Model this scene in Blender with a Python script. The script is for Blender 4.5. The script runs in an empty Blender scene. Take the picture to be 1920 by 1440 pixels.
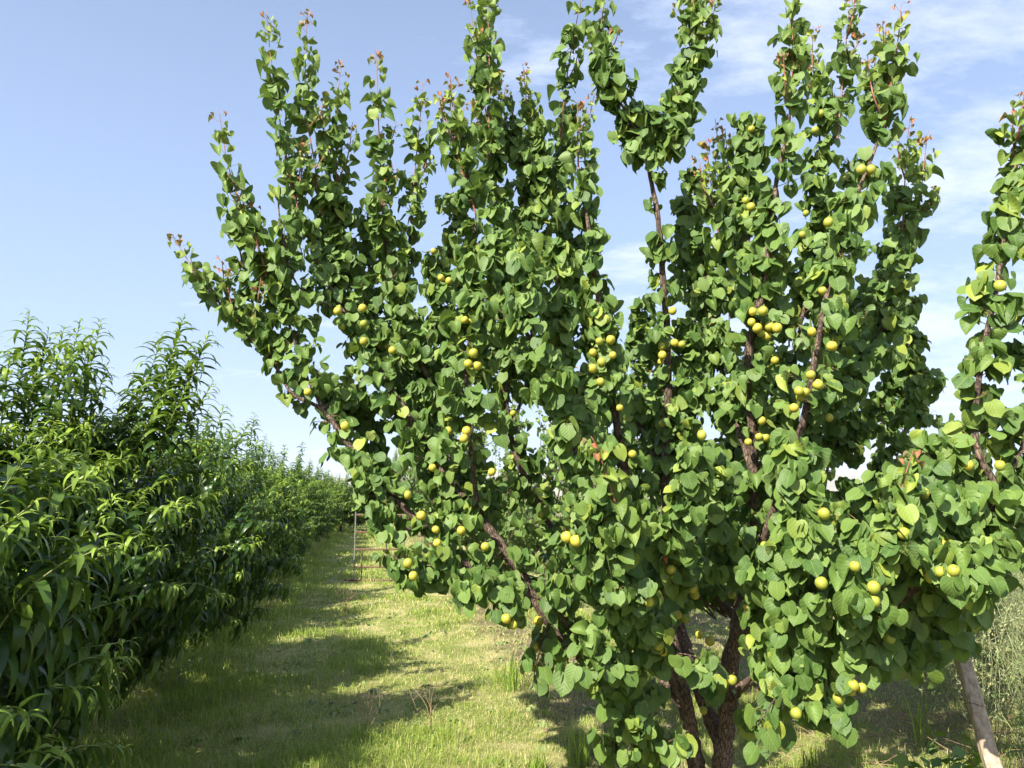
import bpy, math, random
import numpy as np
from mathutils import Vector
R = math.radians
SC = bpy.context.scene
rng = np.random.default_rng(11)
random.seed(5)
F = 1450.0
PITCH = R(8.2)
CAMH = 1.6
# ------------------------------------------------------------------ camera
cd = bpy.data.cameras.new("camera"); cam = bpy.data.objects.new("camera", cd)
SC.collection.objects.link(cam)
cam.location = (0, 0, CAMH); cam.rotation_euler = (R(90) + PITCH, 0, 0)
cd.sensor_width = 36; cd.lens = 36 * F / 1920; cd.clip_end = 30000; cd.clip_start = 0.05
SC.camera = cam
# ------------------------------------------------------------------ light
SUN = np.array([-0.50, -0.68, 0.76]); SUN /= np.linalg.norm(SUN)
sl = bpy.data.lights.new("sun", 'SUN'); sl.energy = 5.0; sl.angle = R(0.5); sl.color = (1.0, 0.93, 0.80)
so = bpy.data.objects.new("sun", sl); SC.collection.objects.link(so)
so.rotation_euler = Vector(SUN).to_track_quat('Z', 'Y').to_euler()
SC.view_settings.view_transform = 'Standard'; SC.view_settings.look = 'None'
SC.view_settings.exposure = 1.22; SC.view_settings.gamma = 1
try: SC.view_settings.use_curve_mapping = False
except Exception: pass
SC.render.engine = 'CYCLES'
SC.cycles.max_bounces = 7; SC.cycles.transparent_max_bounces = 4; SC.cycles.diffuse_bounces = 3
SC.cycles.transmission_bounces = 4; SC.cycles.glossy_bounces = 2

class NT:
    def __init__(s, nt): s.nt = nt
    def n(s, typ, **kw):
        nd = s.nt.nodes.new(typ)
        for k, v in kw.items():
            if k == 'inp':
                for kk, vv in v.items():
                    nd.inputs[kk].default_value = vv
            else: setattr(nd, k, v)
        return nd
    def l(s, a, b): s.nt.links.new(a, b)
    def math(s, op, a, b=None, c=None, clamp=False):
        m = s.n('ShaderNodeMath', operation=op, use_clamp=clamp)
        for i, x in enumerate((a, b, c)):
            if x is None: continue
            if hasattr(x, 'links'): s.l(x, m.inputs[i])
            else: m.inputs[i].default_value = x
        return m.outputs[0]
    def mix(s, f, a, b):
        m = s.n('ShaderNodeMix', data_type='RGBA')
        for i, x in ((0, f), (6, a), (7, b)):
            if hasattr(x, 'links'): s.l(x, m.inputs[i])
            else: m.inputs[i].default_value = x if i == 0 else (tuple(x) + (1,))[:4]
        return m.outputs[2]
    def ramp(s, f, stops):
        r = s.n('ShaderNodeValToRGB'); e = r.color_ramp.elements
        while len(e) < len(stops): e.new(0.5)
        for i, (p, c) in enumerate(stops):
            e[i].position = p; e[i].color = (tuple(c) + (1,))[:4] if not isinstance(c, float) else (c, c, c, 1)
        s.l(f, r.inputs[0]); return r.outputs[0]
    def mr(s, v, a, b, c=0.0, d=1.0):
        m = s.n('ShaderNodeMapRange'); s.l(v, m.inputs[0])
        for i, x in enumerate((a, b, c, d)): m.inputs[i + 1].default_value = x
        return m.outputs[0]

w = bpy.data.worlds.new("World"); SC.world = w; w.use_nodes = True
w.node_tree.nodes.clear(); q = NT(w.node_tree)
sky = q.n('ShaderNodeTexSky', sky_type='NISHITA', sun_disc=False, altitude=500)
sky.sun_elevation = math.asin(SUN[2]); sky.sun_rotation = math.atan2(SUN[0], SUN[1])
sky.air_density = 1.0; sky.dust_density = 2.2; sky.ozone_density = 1.2
tc = q.n('ShaderNodeTexCoord'); sep = q.n('ShaderNodeSeparateXYZ'); q.l(tc.outputs['Generated'], sep.inputs[0])
zz = q.math('ADD', q.math('MAXIMUM', sep.outputs[2], 0.0), 0.16)
cx = q.math('DIVIDE', sep.outputs[0], zz); cy = q.math('DIVIDE', sep.outputs[1], zz)
cmb = q.n('ShaderNodeCombineXYZ'); q.l(cx, cmb.inputs[0]); q.l(cy, cmb.inputs[1])
mp = q.n('ShaderNodeMapping'); q.l(cmb.outputs[0], mp.inputs[0])
mp.inputs['Rotation'].default_value = (0, 0, R(-32)); mp.inputs['Scale'].default_value = (1.0, 1.7, 1); mp.inputs['Location'].default_value = (3.1, 1.2, 0.3)
nz = q.n('ShaderNodeTexNoise', inp={'Scale': 1.1, 'Detail': 12, 'Roughness': 0.66, 'Distortion': 0.25}); q.l(mp.outputs[0], nz.inputs['Vector'])
nz2 = q.n('ShaderNodeTexNoise', inp={'Scale': 6.0, 'Detail': 9, 'Roughness': 0.65}); q.l(mp.outputs[0], nz2.inputs['Vector'])
cl = q.math('ADD', q.math('MULTIPLY', nz.outputs[0], 0.75), q.math('MULTIPLY', nz2.outputs[0], 0.25))
side = q.mr(q.math('DIVIDE', sep.outputs[0], q.math('MAXIMUM', sep.outputs[1], 0.05)), -0.35, 0.35, -0.13, 0.05)
cl = q.math('ADD', cl, side)
cl = q.mr(cl, 0.475, 0.61, 0.0, 0.62)
# thin milky layer low over the horizon
low = q.mr(sep.outputs[2], 0.0, 0.65, 0.85, 0.30)
skc = q.mix(low, sky.outputs[0], (3.0, 4.0, 6.2))
skc = q.mix(cl, skc, (5.4, 5.9, 7.4))
bg = q.n('ShaderNodeBackground'); q.l(skc, bg.inputs[0]); bg.inputs[1].default_value = 0.086
ow = q.n('ShaderNodeOutputWorld'); q.l(bg.outputs[0], ow.inputs[0])

# ------------------------------------------------------------------ materials
def mat(name):
    m = bpy.data.materials.new(name); m.use_nodes = True; m.node_tree.nodes.clear()
    k = NT(m.node_tree); out = k.n('ShaderNodeOutputMaterial'); return m, k, out
def attr(k, nm): return k.n('ShaderNodeAttribute', attribute_name=nm).outputs['Fac']

def leaf_mat(name, dark, light, young, red, back, transl, rough, vein=True, tw=0.35, vcol=(0.30, 0.38, 0.12), tl=0.21):
    m, k, out = mat(name)
    rn = attr(k, 'rnd'); ag = attr(k, 'age')
    col = k.mix(rn, dark, light)
    tcn = k.n('ShaderNodeTexCoord')
    sp = k.n('ShaderNodeTexNoise', inp={'Scale': 60.0, 'Detail': 3}); k.l(tcn.outputs['Object'], sp.inputs['Vector'])
    col = k.mix(k.mr(sp.outputs[0], 0.4, 0.75, 0.0, 0.35), col, light)
    sp2 = k.n('ShaderNodeTexNoise', inp={'Scale': 140.0, 'Detail': 2}); k.l(tcn.outputs['Object'], sp2.inputs['Vector'])
    col = k.mix(k.mr(sp2.outputs[0], 0.70, 0.76, 0.0, 0.6), col, (0.20, 0.16, 0.06))
    col = k.mix(k.mr(ag, 0.0, 0.6), col, young)
    col = k.mix(k.mr(ag, 0.75, 1.0), col, red)
    bmp = None
    if vein:
        uv = k.n('ShaderNodeUVMap', uv_map='UVMap'); s2 = k.n('ShaderNodeSeparateXYZ'); k.l(uv.outputs[0], s2.inputs[0])
        u = k.math('ABSOLUTE', k.math('SUBTRACT', s2.outputs[0], 0.5)); v = s2.outputs[1]
        mid = k.mr(u, 0.010, 0.030, 1.0, 0.0)
        ph = k.math('SUBTRACT', k.math('MULTIPLY', v, 5.0), k.math('MULTIPLY', u, 5.0))
        sv = k.math('ABSOLUTE', k.math('SUBTRACT', k.math('FRACT', ph), 0.5))
        sv2 = k.mr(sv, 0.01, 0.06, 0.4, 0.0)
        vn = k.math('MAXIMUM', mid, sv2)
        col = k.mix(k.math('MULTIPLY', vn, 0.28), col, vcol)
        bmp = k.n('ShaderNodeBump', inp={'Strength': 0.2, 'Distance': 0.003})
        hh = k.math('SUBTRACT', k.mr(sv, 0.0, 0.5, 0.0, 1.0), k.math('MULTIPLY', mid, 0.8)); k.l(hh, bmp.inputs['Height'])
    geo = k.n('ShaderNodeNewGeometry')
    colb = k.mix(0.55, col, back)
    colf = k.mix(geo.outputs['Backfacing'], col, colb)
    p = k.n('ShaderNodeBsdfPrincipled'); k.l(colf, p.inputs['Base Color'])
    p.inputs['Roughness'].default_value = rough; p.inputs['Specular IOR Level'].default_value = 0.36
    if bmp: k.l(bmp.outputs[0], p.inputs['Normal'])
    tr = k.n('ShaderNodeBsdfTranslucent'); k.l(k.mix(tw, col, transl), tr.inputs[0])
    ms = k.n('ShaderNodeMixShader'); ms.inputs[0].default_value = tl
    k.l(p.outputs[0], ms.inputs[1]); k.l(tr.outputs[0], ms.inputs[2]); k.l(ms.outputs[0], out.inputs[0])
    return m
M_APR = leaf_mat('apricot_leaf', (0.044, 0.104, 0.021), (0.150, 0.238, 0.050), (0.28, 0.34, 0.05), (0.34, 0.13, 0.06), (0.16, 0.24, 0.10), (0.28, 0.44, 0.04), 0.55)
M_PEA = leaf_mat('peach_leaf', (0.013, 0.040, 0.011), (0.038, 0.088, 0.015), (0.26, 0.38, 0.05), (0.30, 0.30, 0.05), (0.10, 0.17, 0.06), (0.34, 0.55, 0.03), 0.34, vein=False, tw=0.5, tl=0.22)
M_WEED = leaf_mat('weed_leaf', (0.11, 0.20, 0.05), (0.21, 0.31, 0.10), (0.46, 0.43, 0.22), (0.42, 0.30, 0.16), (0.2, 0.24, 0.12), (0.30, 0.40, 0.08), 0.6, vein=False)
M_VINE = leaf_mat('vine_leaf', (0.05, 0.13, 0.02), (0.09, 0.20, 0.03), (0.3, 0.4, 0.05), (0.45, 0.42, 0.05), (0.14, 0.22, 0.08), (0.3, 0.5, 0.04), 0.5)

def simple(name, c1, c2, scale, rough=0.8, bump=0.0, attrn=None, stretch=(1, 1, 1), detail=6):
    m, k, out = mat(name)
    t = k.n('ShaderNodeTexCoord'); mpn = k.n('ShaderNodeMapping'); mpn.inputs['Scale'].default_value = stretch
    k.l(t.outputs['Object'], mpn.inputs[0])
    n = k.n('ShaderNodeTexNoise', inp={'Scale': scale, 'Detail': detail, 'Roughness': 0.65}); k.l(mpn.outputs[0], n.inputs['Vector'])
    c = k.mix(k.mr(n.outputs[0], 0.35, 0.68), c1, c2)
    if attrn: c = k.mix(attr(k, attrn), c1, c2)
    p = k.n('ShaderNodeBsdfPrincipled'); k.l(c, p.inputs['Base Color']); p.inputs['Roughness'].default_value = rough
    if bump:
        b = k.n('ShaderNodeBump', inp={'Strength': 0.9, 'Distance': bump}); k.l(n.outputs[0], b.inputs['Height']); k.l(b.outputs[0], p.inputs['Normal'])
    k.l(p.outputs[0], out.inputs[0]); return m
M_STEMR = simple('red_shoot_bark', (0.22, 0.07, 0.05), (0.30, 0.13, 0.08), 30, 0.5)
M_PET = simple('petiole', (0.20, 0.20, 0.06), (0.30, 0.14, 0.07), 20, 0.5)
M_STEMG = simple('green_stem', (0.14, 0.22, 0.05), (0.24, 0.22, 0.08), 15, 0.5)
M_WSTEM = simple('weed_stem', (0.16, 0.22, 0.09), (0.34, 0.33, 0.18), 6, 0.8)
M_STALK = simple('dry_stalk', (0.22, 0.14, 0.08), (0.42, 0.32, 0.18), 12, 0.8)
M_POST = simple('weathered_post', (0.26, 0.20, 0.145), (0.52, 0.43, 0.32), 16, 0.9, 0.010, stretch=(3, 3, 0.5), detail=10)
M_METAL = simple('dull_metal', (0.14, 0.135, 0.13), (0.26, 0.25, 0.24), 9, 0.45)
M_RUST = simple('rusty_metal', (0.10, 0.055, 0.035), (0.20, 0.11, 0.07), 14, 0.8)
def bark_mat():
    m, k, out = mat('apricot_bark')
    t = k.n('ShaderNodeTexCoord'); mpn = k.n('ShaderNodeMapping'); mpn.inputs['Scale'].default_value = (1, 1, 0.35); k.l(t.outputs['Object'], mpn.inputs[0])
    v = k.n('ShaderNodeTexVoronoi', feature='DISTANCE_TO_EDGE', inp={'Scale': 75.0}); 
    n = k.n('ShaderNodeTexNoise', inp={'Scale': 40.0, 'Detail': 8, 'Roughness': 0.7}); k.l(mpn.outputs[0], n.inputs['Vector'])
    dv = k.n('ShaderNodeVectorMath', operation='ADD'); sc_ = k.n('ShaderNodeVectorMath', operation='SCALE', inp={'Scale': 0.03}); k.l(n.outputs['Color'], sc_.inputs[0])
    k.l(mpn.outputs[0], dv.inputs[0]); k.l(sc_.outputs[0], dv.inputs[1]); k.l(dv.outputs[0], v.inputs['Vector'])
    cr = k.mr(v.outputs[0], 0.0, 0.12)
    n2 = k.n('ShaderNodeTexNoise', inp={'Scale': 9.0, 'Detail': 5}); k.l(t.outputs['Object'], n2.inputs['Vector'])
    c = k.mix(k.mr(n2.outputs[0], 0.35, 0.7), (0.105, 0.068, 0.050), (0.24, 0.165, 0.12))
    c = k.mix(cr, (0.045, 0.028, 0.02), c)
    p = k.n('ShaderNodeBsdfPrincipled'); k.l(c, p.inputs['Base Color']); p.inputs['Roughness'].default_value = 0.85
    b = k.n('ShaderNodeBump', inp={'Strength': 1.0, 'Distance': 0.008}); k.l(k.math('ADD', k.math('MULTIPLY', cr, 0.6), n.outputs[0]), b.inputs['Height'])
    k.l(b.outputs[0], p.inputs['Normal']); k.l(p.outputs[0], out.inputs[0]); return m
M_BARK = bark_mat()
def fruit_mat():
    m, k, out = mat('apricot_skin')
    t = k.n('ShaderNodeTexCoord'); oi = k.n('ShaderNodeObjectInfo')
    n = k.n('ShaderNodeTexNoise', inp={'Scale': 22.0, 'Detail': 3}); k.l(t.outputs['Object'], n.inputs['Vector'])
    c = k.mix(oi.outputs['Random'], (0.28, 0.32, 0.04), (0.50, 0.44, 0.055))
    c = k.mix(k.mr(n.outputs[0], 0.5, 0.78, 0, 0.55), c, (0.62, 0.30, 0.03))
    n3 = k.n('ShaderNodeTexNoise', inp={'Scale': 35.0, 'Detail': 2}); k.l(t.outputs['Object'], n3.inputs['Vector'])
    c = k.mix(k.mr(n3.outputs[0], 0.5, 0.8, 0, 0.7), c, (0.28, 0.34, 0.04))
    p = k.n('ShaderNodeBsdfPrincipled'); k.l(c, p.inputs['Base Color']); p.inputs['Roughness'].default_value = 0.5
    p.inputs['Subsurface Weight'].default_value = 0.12; p.inputs['Subsurface Radius'].default_value = (0.01, 0.006, 0.002); p.inputs['Subsurface Scale'].default_value = 0.4
    k.l(p.outputs[0], out.inputs[0]); return m
M_FRUIT = fruit_mat()

# ------------------------------------------------------------------ object helpers
def new_obj(name, me, parent=None, **props):
    o = bpy.data.objects.new(name, me); SC.collection.objects.link(o)
    if parent is not None: o.parent = parent
    for a, b in props.items(): o[a] = b
    return o
def thing(name, loc, label, cat, group=None):
    o = bpy.data.objects.new(name, None); SC.collection.objects.link(o); o.location = loc
    o['label'] = label; o['category'] = cat
    if group: o['group'] = group
    return o
def make_mesh(name, verts, faces_flat, loop_tot, mats, midx=None, attrs=None, uvs=None, smooth=True):
    me = bpy.data.meshes.new(name)
    verts = np.asarray(verts, dtype=np.float32); nl = len(faces_flat)
    me.vertices.add(len(verts)); me.vertices.foreach_set('co', verts.ravel())
    me.loops.add(nl); me.loops.foreach_set('vertex_index', np.asarray(faces_flat, dtype=np.int32))
    me.polygons.add(len(loop_tot)); lt = np.asarray(loop_tot, dtype=np.int32)
    ls = np.concatenate([[0], np.cumsum(lt)[:-1]]).astype(np.int32)
    me.polygons.foreach_set('loop_start', ls); me.polygons.foreach_set('loop_total', lt)
    me.polygons.foreach_set('use_smooth', np.full(len(lt), smooth, dtype=bool))
    for m in mats: me.materials.append(m)
    if midx is not None: me.polygons.foreach_set('material_index', np.asarray(midx, dtype=np.int32))
    if attrs:
        for a, v in attrs.items():
            at = me.attributes.new(a, 'FLOAT', 'POINT'); at.data.foreach_set('value', np.asarray(v, dtype=np.float32))
    if uvs is not None:
        ul = me.uv_layers.new(name='UVMap'); ul.data.foreach_set('uv', np.asarray(uvs, dtype=np.float32).ravel())
    me.update(calc_edges=True)
    return me
def nrm(a): return a / np.maximum(np.linalg.norm(a, axis=-1, keepdims=True), 1e-9)

class Geo:
    """collects vertex/face chunks of one mesh"""
    def __init__(s): s.v = []; s.f = []; s.lt = []; s.mi = []; s.r = []; s.a = []; s.uv = []; s.n = 0
    def add(s, v, f, lt, mi, rnd=None, age=None, uv=None):
        v = np.asarray(v, dtype=np.float32).reshape(-1, 3); f = np.asarray(f, dtype=np.int64); nv = len(v)
        s.v.append(v); s.f.append(f + s.n); s.n += nv; s.lt.append(np.asarray(lt)); s.mi.append(np.full(len(lt), mi))
        s.r.append(np.zeros(nv) if rnd is None else rnd); s.a.append(np.zeros(nv) if age is None else age)
        s.uv.append(np.zeros((len(f), 2)) if uv is None else uv)
    def tube(s, pts, rad, k=6, mi=0, rough=0.0):
        pts = np.asarray(pts, dtype=float); n = len(pts)
        if n < 2: return
        rad = np.broadcast_to(np.asarray(rad, dtype=float), (n,))
        t = np.gradient(pts, axis=0); t = nrm(t)
        up = np.array([0.3, 0.9, 0.1]); a = np.cross(t, up); a = nrm(a); b = np.cross(t, a)
        th = np.arange(k) * 2 * np.pi / k
        rr = rad[:, None] * (1 + (rng.normal(0, rough, (n, k)) if rough else 0))
        v = pts[:, None, :] + rr[..., None] * (np.cos(th)[None, :, None] * a[:, None, :] + np.sin(th)[None, :, None] * b[:, None, :])
        i = np.arange(n - 1)[:, None]; j = np.arange(k)[None, :]; j2 = (j + 1) % k
        f = np.stack([i * k + j, i * k + j2, (i + 1) * k + j2, (i + 1) * k + j], -1).reshape(-1)
        lt = np.full((n - 1) * k, 4)
        f = np.concatenate([f, (n - 1) * k + np.arange(k)]); lt = np.concatenate([lt, [k]])
        s.add(v, f, lt, mi)
    def needles(s, A, B, r, mi=0):
        """many thin 3-sided straight stems at once"""
        A = np.asarray(A); B = np.asarray(B); n = len(A)
        if n == 0: return
        r = np.broadcast_to(np.asarray(r, dtype=float), (n,))[:, None]
        t = nrm(B - A); a = nrm(np.cross(t, np.array([0.31, 0.2, 0.93]))); b = np.cross(t, a)
        vs = []
        for P, q_ in ((A, 1.0), (B, 0.6)):
            for c, s_ in ((1, 0), (-0.5, 0.866), (-0.5, -0.866)): vs.append(P + r * q_ * (c * a + s_ * b))
        v = np.stack(vs, 1)
        base = np.arange(n)[:, None] * 6
        f = (base[:, :, None] + np.array([[0, 1, 4, 3], [1, 2, 5, 4], [2, 0, 3, 5]])[None]).reshape(-1)
        s.add(v, f, np.full(n * 3, 4), mi)
    def leaves(s, tm, P, D, N, S, rnd, age, mi=0, wid=None):
        """tm = list of (verts (V,3), faces list, uv per loop); P pos, D along, N normal, S size"""
        n = len(P)
        if n == 0: return
        D = nrm(D); X = nrm(np.cross(D, N)); Z = np.cross(X, D)
        pick = rng.integers(0, len(tm), n)
        for ti, (tv, tf, tl, tuv) in enumerate(tm):
            m = pick == ti; c = m.sum()
            if not c: continue
            ww = np.ones(c) if wid is None else wid[m]
            v = P[m][:, None, :] + S[m][:, None, None] * (tv[None, :, 0:1] * ww[:, None, None] * X[m][:, None, :] + tv[None, :, 1:2] * D[m][:, None, :] + tv[None, :, 2:3] * Z[m][:, None, :])
            V = len(tv)
            f = (np.arange(c)[:, None] * V + tf[None, :]).reshape(-1)
            s.add(v, f, np.tile(tl, c), mi, np.repeat(rnd[m], V), np.repeat(age[m], V), np.tile(tuv, (c, 1)))
    def build(s, name, mats, smooth=True, off=(0, 0, 0)):
        v = np.concatenate(s.v) - np.asarray(off, dtype=np.float32)
        return make_mesh(name, v, np.concatenate(s.f), np.concatenate(s.lt), mats, np.concatenate(s.mi),
                         {'rnd': np.concatenate(s.r), 'age': np.concatenate(s.a)}, np.concatenate(s.uv), smooth)

def grid_leaf(vs, hw, yo, cols, zf):
    """leaf from rows: vs along, hw half width, yo edge offset, zf(u,v)->z"""
    V = []; UV = []
    for v, h, y in zip(vs, hw, yo):
        for u in cols:
            V.append((u * h, v + y * abs(u) ** 2, zf(u, v, h))); UV.append((0.5 + u * h, v))
    nc = len(cols); fc = []
    for i in range(len(vs) - 1):
        for j in range(nc - 1): fc += [i * nc + j, i * nc + j + 1, (i + 1) * nc + j + 1, (i + 1) * nc + j]
    V = np.array(V); fc = np.array(fc); return V, fc, np.full(len(fc) // 4, 4), np.array(UV)[fc]
rr_ = random.Random(3)
def apr_templates(hi=True, curl=0.0):
    out = []
    for k in range(6):
        fold = rr_.uniform(0.02, 0.20) + curl * 0.6; cup = rr_.uniform(-0.12, 0.12) + curl * 0.9; dr = rr_.uniform(0.03, 0.24) + curl * 0.7
        ph = rr_.uniform(0, 6.3); wv = rr_.uniform(0.01, 0.05) + curl * 0.05; tw = rr_.uniform(-0.15, 0.15); asy = rr_.uniform(-0.05, 0.05)
        if hi:
            vs = [0.0, 0.05, 0.16, 0.32, 0.50, 0.66, 0.80, 0.90, 1.0]; hw = [0.22, 0.38, 0.475, 0.51, 0.495, 0.43, 0.31, 0.145, 0.004]
            yo = [-0.07, -0.08, -0.05, 0, 0, 0, 0, 0, 0]; cols = [-1, -0.6, 0, 0.6, 1]
        else:
            vs = [0.0, 0.14, 0.40, 0.70, 1.0]; hw = [0.22, 0.45, 0.49, 0.34, 0.004]; yo = [-0.06, -0.05, 0, 0, 0]; cols = [-1, 0, 1]
        def zf(u, v, h, fold=fold, cup=cup, dr=dr, ph=ph, wv=wv, tw=tw):
            return fold * abs(u) * h - cup * (u * h) ** 2 * 2.0 * (-1) - dr * v * v * 0.8 + wv * math.sin(9 * v + ph + (1.5 if u > 0 else 0)) * abs(u) + tw * u * h * v
        t = grid_leaf(vs, hw, yo, cols, zf); t[0][:, 0] *= 0.96; t[0][:, 0] += asy * t[0][:, 1]
        out.append(t)
    return out
T_APR = apr_templates(True); T_APRC = apr_templates(True, 0.7); T_MIX = T_APR * 3 + T_APRC[:5] + apr_templates(True, 0.35)[:4]; T_APL = apr_templates(False)
def peach_templates(seg, narrow=1.0):
    out = []
    for k in range(7):
        vs = [i / seg for i in range(seg + 1)]
        arc = rr_.uniform(1.3, 3.4); fold = rr_.uniform(0.3, 1.0); wv = rr_.uniform(0.0, 0.03); ph = rr_.uniform(0, 6); sw = rr_.uniform(-0.25, 0.25)
        V = []; 
        for i, v in enumerate(vs):
            h = 0.085 * narrow * math.sin(math.pi * min(1, (v * 0.93 + 0.03)) ** 0.85) ** 0.9 + 0.002
            if i == seg: h = 0.002
            # arc: leaf bends backward (toward -z) as it goes
            th = arc * v; y = math.sin(th) / arc; z = -(1 - math.cos(th)) / arc
            for u in (-1, 0, 1):
                V.append((u * h + sw * v * v, y, z + abs(u) * h * fold + (wv * math.sin(14 * v + ph + u) if u else 0)))
        fc = []
        for i in range(seg):
            for j in range(2): fc += [i * 3 + j, i * 3 + j + 1, (i + 1) * 3 + j + 1, (i + 1) * 3 + j]
        V = np.array(V); fc = np.array(fc); out.append((V, fc, np.full(len(fc) // 4, 4), np.zeros((len(fc), 2))))
    return out
T_PH = peach_templates(7); T_PL = peach_templates(5, 1.1)

def at(px, py, D):
    X = (px - 960) / F; Y = (720 - py) / F
    d = np.array([X, math.cos(PITCH) - Y * math.sin(PITCH), math.sin(PITCH) + Y * math.cos(PITCH)])
    return np.array([0, 0, CAMH]) + d * (D / d[1])
def spline(P, step=0.03):
    P = np.asarray(P, dtype=float)
    if len(P) == 2: P = np.array([P[0], (P[0] + P[1]) / 2, P[1]])
    Q = np.vstack([2 * P[0] - P[1], P, 2 * P[-1] - P[-2]]); out = []
    for i in range(1, len(Q) - 2):
        n = max(2, int(np.linalg.norm(Q[i + 1] - Q[i]) / step)); t = np.linspace(0, 1, n, endpoint=False)[:, None]
        a, b, c, d = Q[i - 1], Q[i], Q[i + 1], Q[i + 2]
        out.append(0.5 * ((2 * b) + (c - a) * t + (2 * a - 5 * b + 4 * c - d) * t ** 2 + (3 * b - a - 3 * c + d) * t ** 3))
    out.append(P[-1][None]); return np.vstack(out)

# ------------------------------------------------------------------ terrain
def gz(x, y):
    x = np.asarray(x, dtype=float); y = np.asarray(y, dtype=float)
    z = 0.035 * np.sin(x * 1.3 + 0.5) * np.sin(y * 0.9 + 1.0) + 0.02 * np.sin(x * 3.1 + y * 2.3) + 0.012 * np.sin(7 * x - 5 * y)
    return z * np.clip(1.2 - np.hypot(x, y) / 60, 0, 1)
def alley_off(x, y): return x + 0.177 * y
gx = np.concatenate([-np.geomspace(9000, 12, 22), np.arange(-11.5, 12, 0.25), np.geomspace(12, 9000, 22)])
gy = np.concatenate([[-9000, -2000, -400, -80, -20], np.arange(-6, 30, 0.25), np.geomspace(30, 12000, 34)])
GX, GY = np.meshgrid(gx, gy); GZ = gz(GX, GY); nxg, nyg = len(gx), len(gy)
i, j = np.meshgrid(np.arange(nyg - 1), np.arange(nxg - 1), indexing='ij')
ff = np.stack([i * nxg + j, i * nxg + j + 1, (i + 1) * nxg + j + 1, (i + 1) * nxg + j], -1).reshape(-1)
def ground_mat():
    m, k, out = mat('orchard_soil')
    t = k.n('ShaderNodeTexCoord'); P = t.outputs['Object']
    def nz(s, d=6, r=0.6):
        n = k.n('ShaderNodeTexNoise', inp={'Scale': s, 'Detail': d, 'Roughness': r}); k.l(P, n.inputs['Vector']); return n.outputs[0]
    fine = nz(60, 8, 0.75); mid = nz(2.2, 6); big = nz(0.5, 4)
    soil = k.mix(k.mr(fine, 0.35, 0.7), (0.10, 0.065, 0.045), (0.24, 0.17, 0.12))
    straw = k.mix(k.mr(fine, 0.3, 0.7), (0.30, 0.27, 0.10), (0.52, 0.46, 0.23))
    green = k.mix(k.mr(fine, 0.3, 0.7), (0.09, 0.13, 0.02), (0.26, 0.30, 0.06))
    sp = k.n('ShaderNodeSeparateXYZ'); k.l(P, sp.inputs[0])
    off = k.math('ADD', sp.outputs[0], k.math('MULTIPLY', sp.outputs[1], 0.177))
    offn = k.math('ADD', off, k.math('MULTIPLY', k.math('SUBTRACT', mid, 0.5), 1.6))
    c = k.mix(k.mr(mid, 0.38, 0.54), straw, green)
    # bare soil strips along the two tree rows
    rowL = k.mr(k.math('ABSOLUTE', k.math('ADD', offn, 2.75)), 0.45, 0.9, 0.85, 0.0)
    rowR = k.mr(k.math('ABSOLUTE', k.math('SUBTRACT', offn, 1.75)), 0.25, 0.7, 0.75, 0.0)
    c = k.mix(k.math('MAXIMUM', rowL, rowR), c, soil)
    right = k.mr(offn, 2.9, 3.6); c = k.mix(k.math('MULTIPLY', right, k.mr(mid, 0.35, 0.6, 0.9, 0.2)), c, (0.085, 0.06, 0.045))
    p = k.n('ShaderNodeBsdfPrincipled'); k.l(c, p.inputs['Base Color']); p.inputs['Roughness'].default_value = 0.95
    b = k.n('ShaderNodeBump', inp={'Strength': 0.8, 'Distance': 0.03}); k.l(fine, b.inputs['Height']); k.l(b.outputs[0], p.inputs['Normal'])
    k.l(p.outputs[0], out.inputs[0]); return m
M_GROUND = ground_mat()
me = make_mesh('ground', np.stack([GX, GY, GZ], -1).reshape(-1, 3), ff, np.full(len(ff) // 4, 4), [M_GROUND])
new_obj('ground', me, kind='structure')

# distant hills
hn = 160; ang = np.linspace(R(-75), R(75), hn); hp = []
hgt = 0.55 * (260 + 90 * np.sin(ang * 5 + 1) + 60 * np.sin(ang * 11 + 2) + 30 * np.sin(ang * 23) + 14 * np.sin(ang * 61 + 3))
for rrn, fr in ((5200, -0.02), (5600, 0.35), (6100, 0.8), (6600, 1.0), (7600, 0.75), (8600, -0.02)):
    wob = 1 + 0.10 * np.sin(ang * 37 + rrn) * (fr > 0) * (fr < 1)
    hp.append(np.stack([np.sin(ang) * rrn, np.cos(ang) * rrn, np.maximum(hgt * fr * wob, -4)], -1))
hp = np.stack(hp); i, j = np.meshgrid(np.arange(5), np.arange(hn - 1), indexing='ij')
ff = np.stack([i * hn + j, i * hn + j + 1, (i + 1) * hn + j + 1, (i + 1) * hn + j], -1).reshape(-1)
M_HILL = simple('hill_scrub', (0.16, 0.15, 0.10), (0.26, 0.22, 0.15), 0.004, 0.95)
new_obj('hills', make_mesh('hills', hp.reshape(-1, 3), ff, np.full(len(ff) // 4, 4), [M_HILL]), kind='structure')

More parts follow.
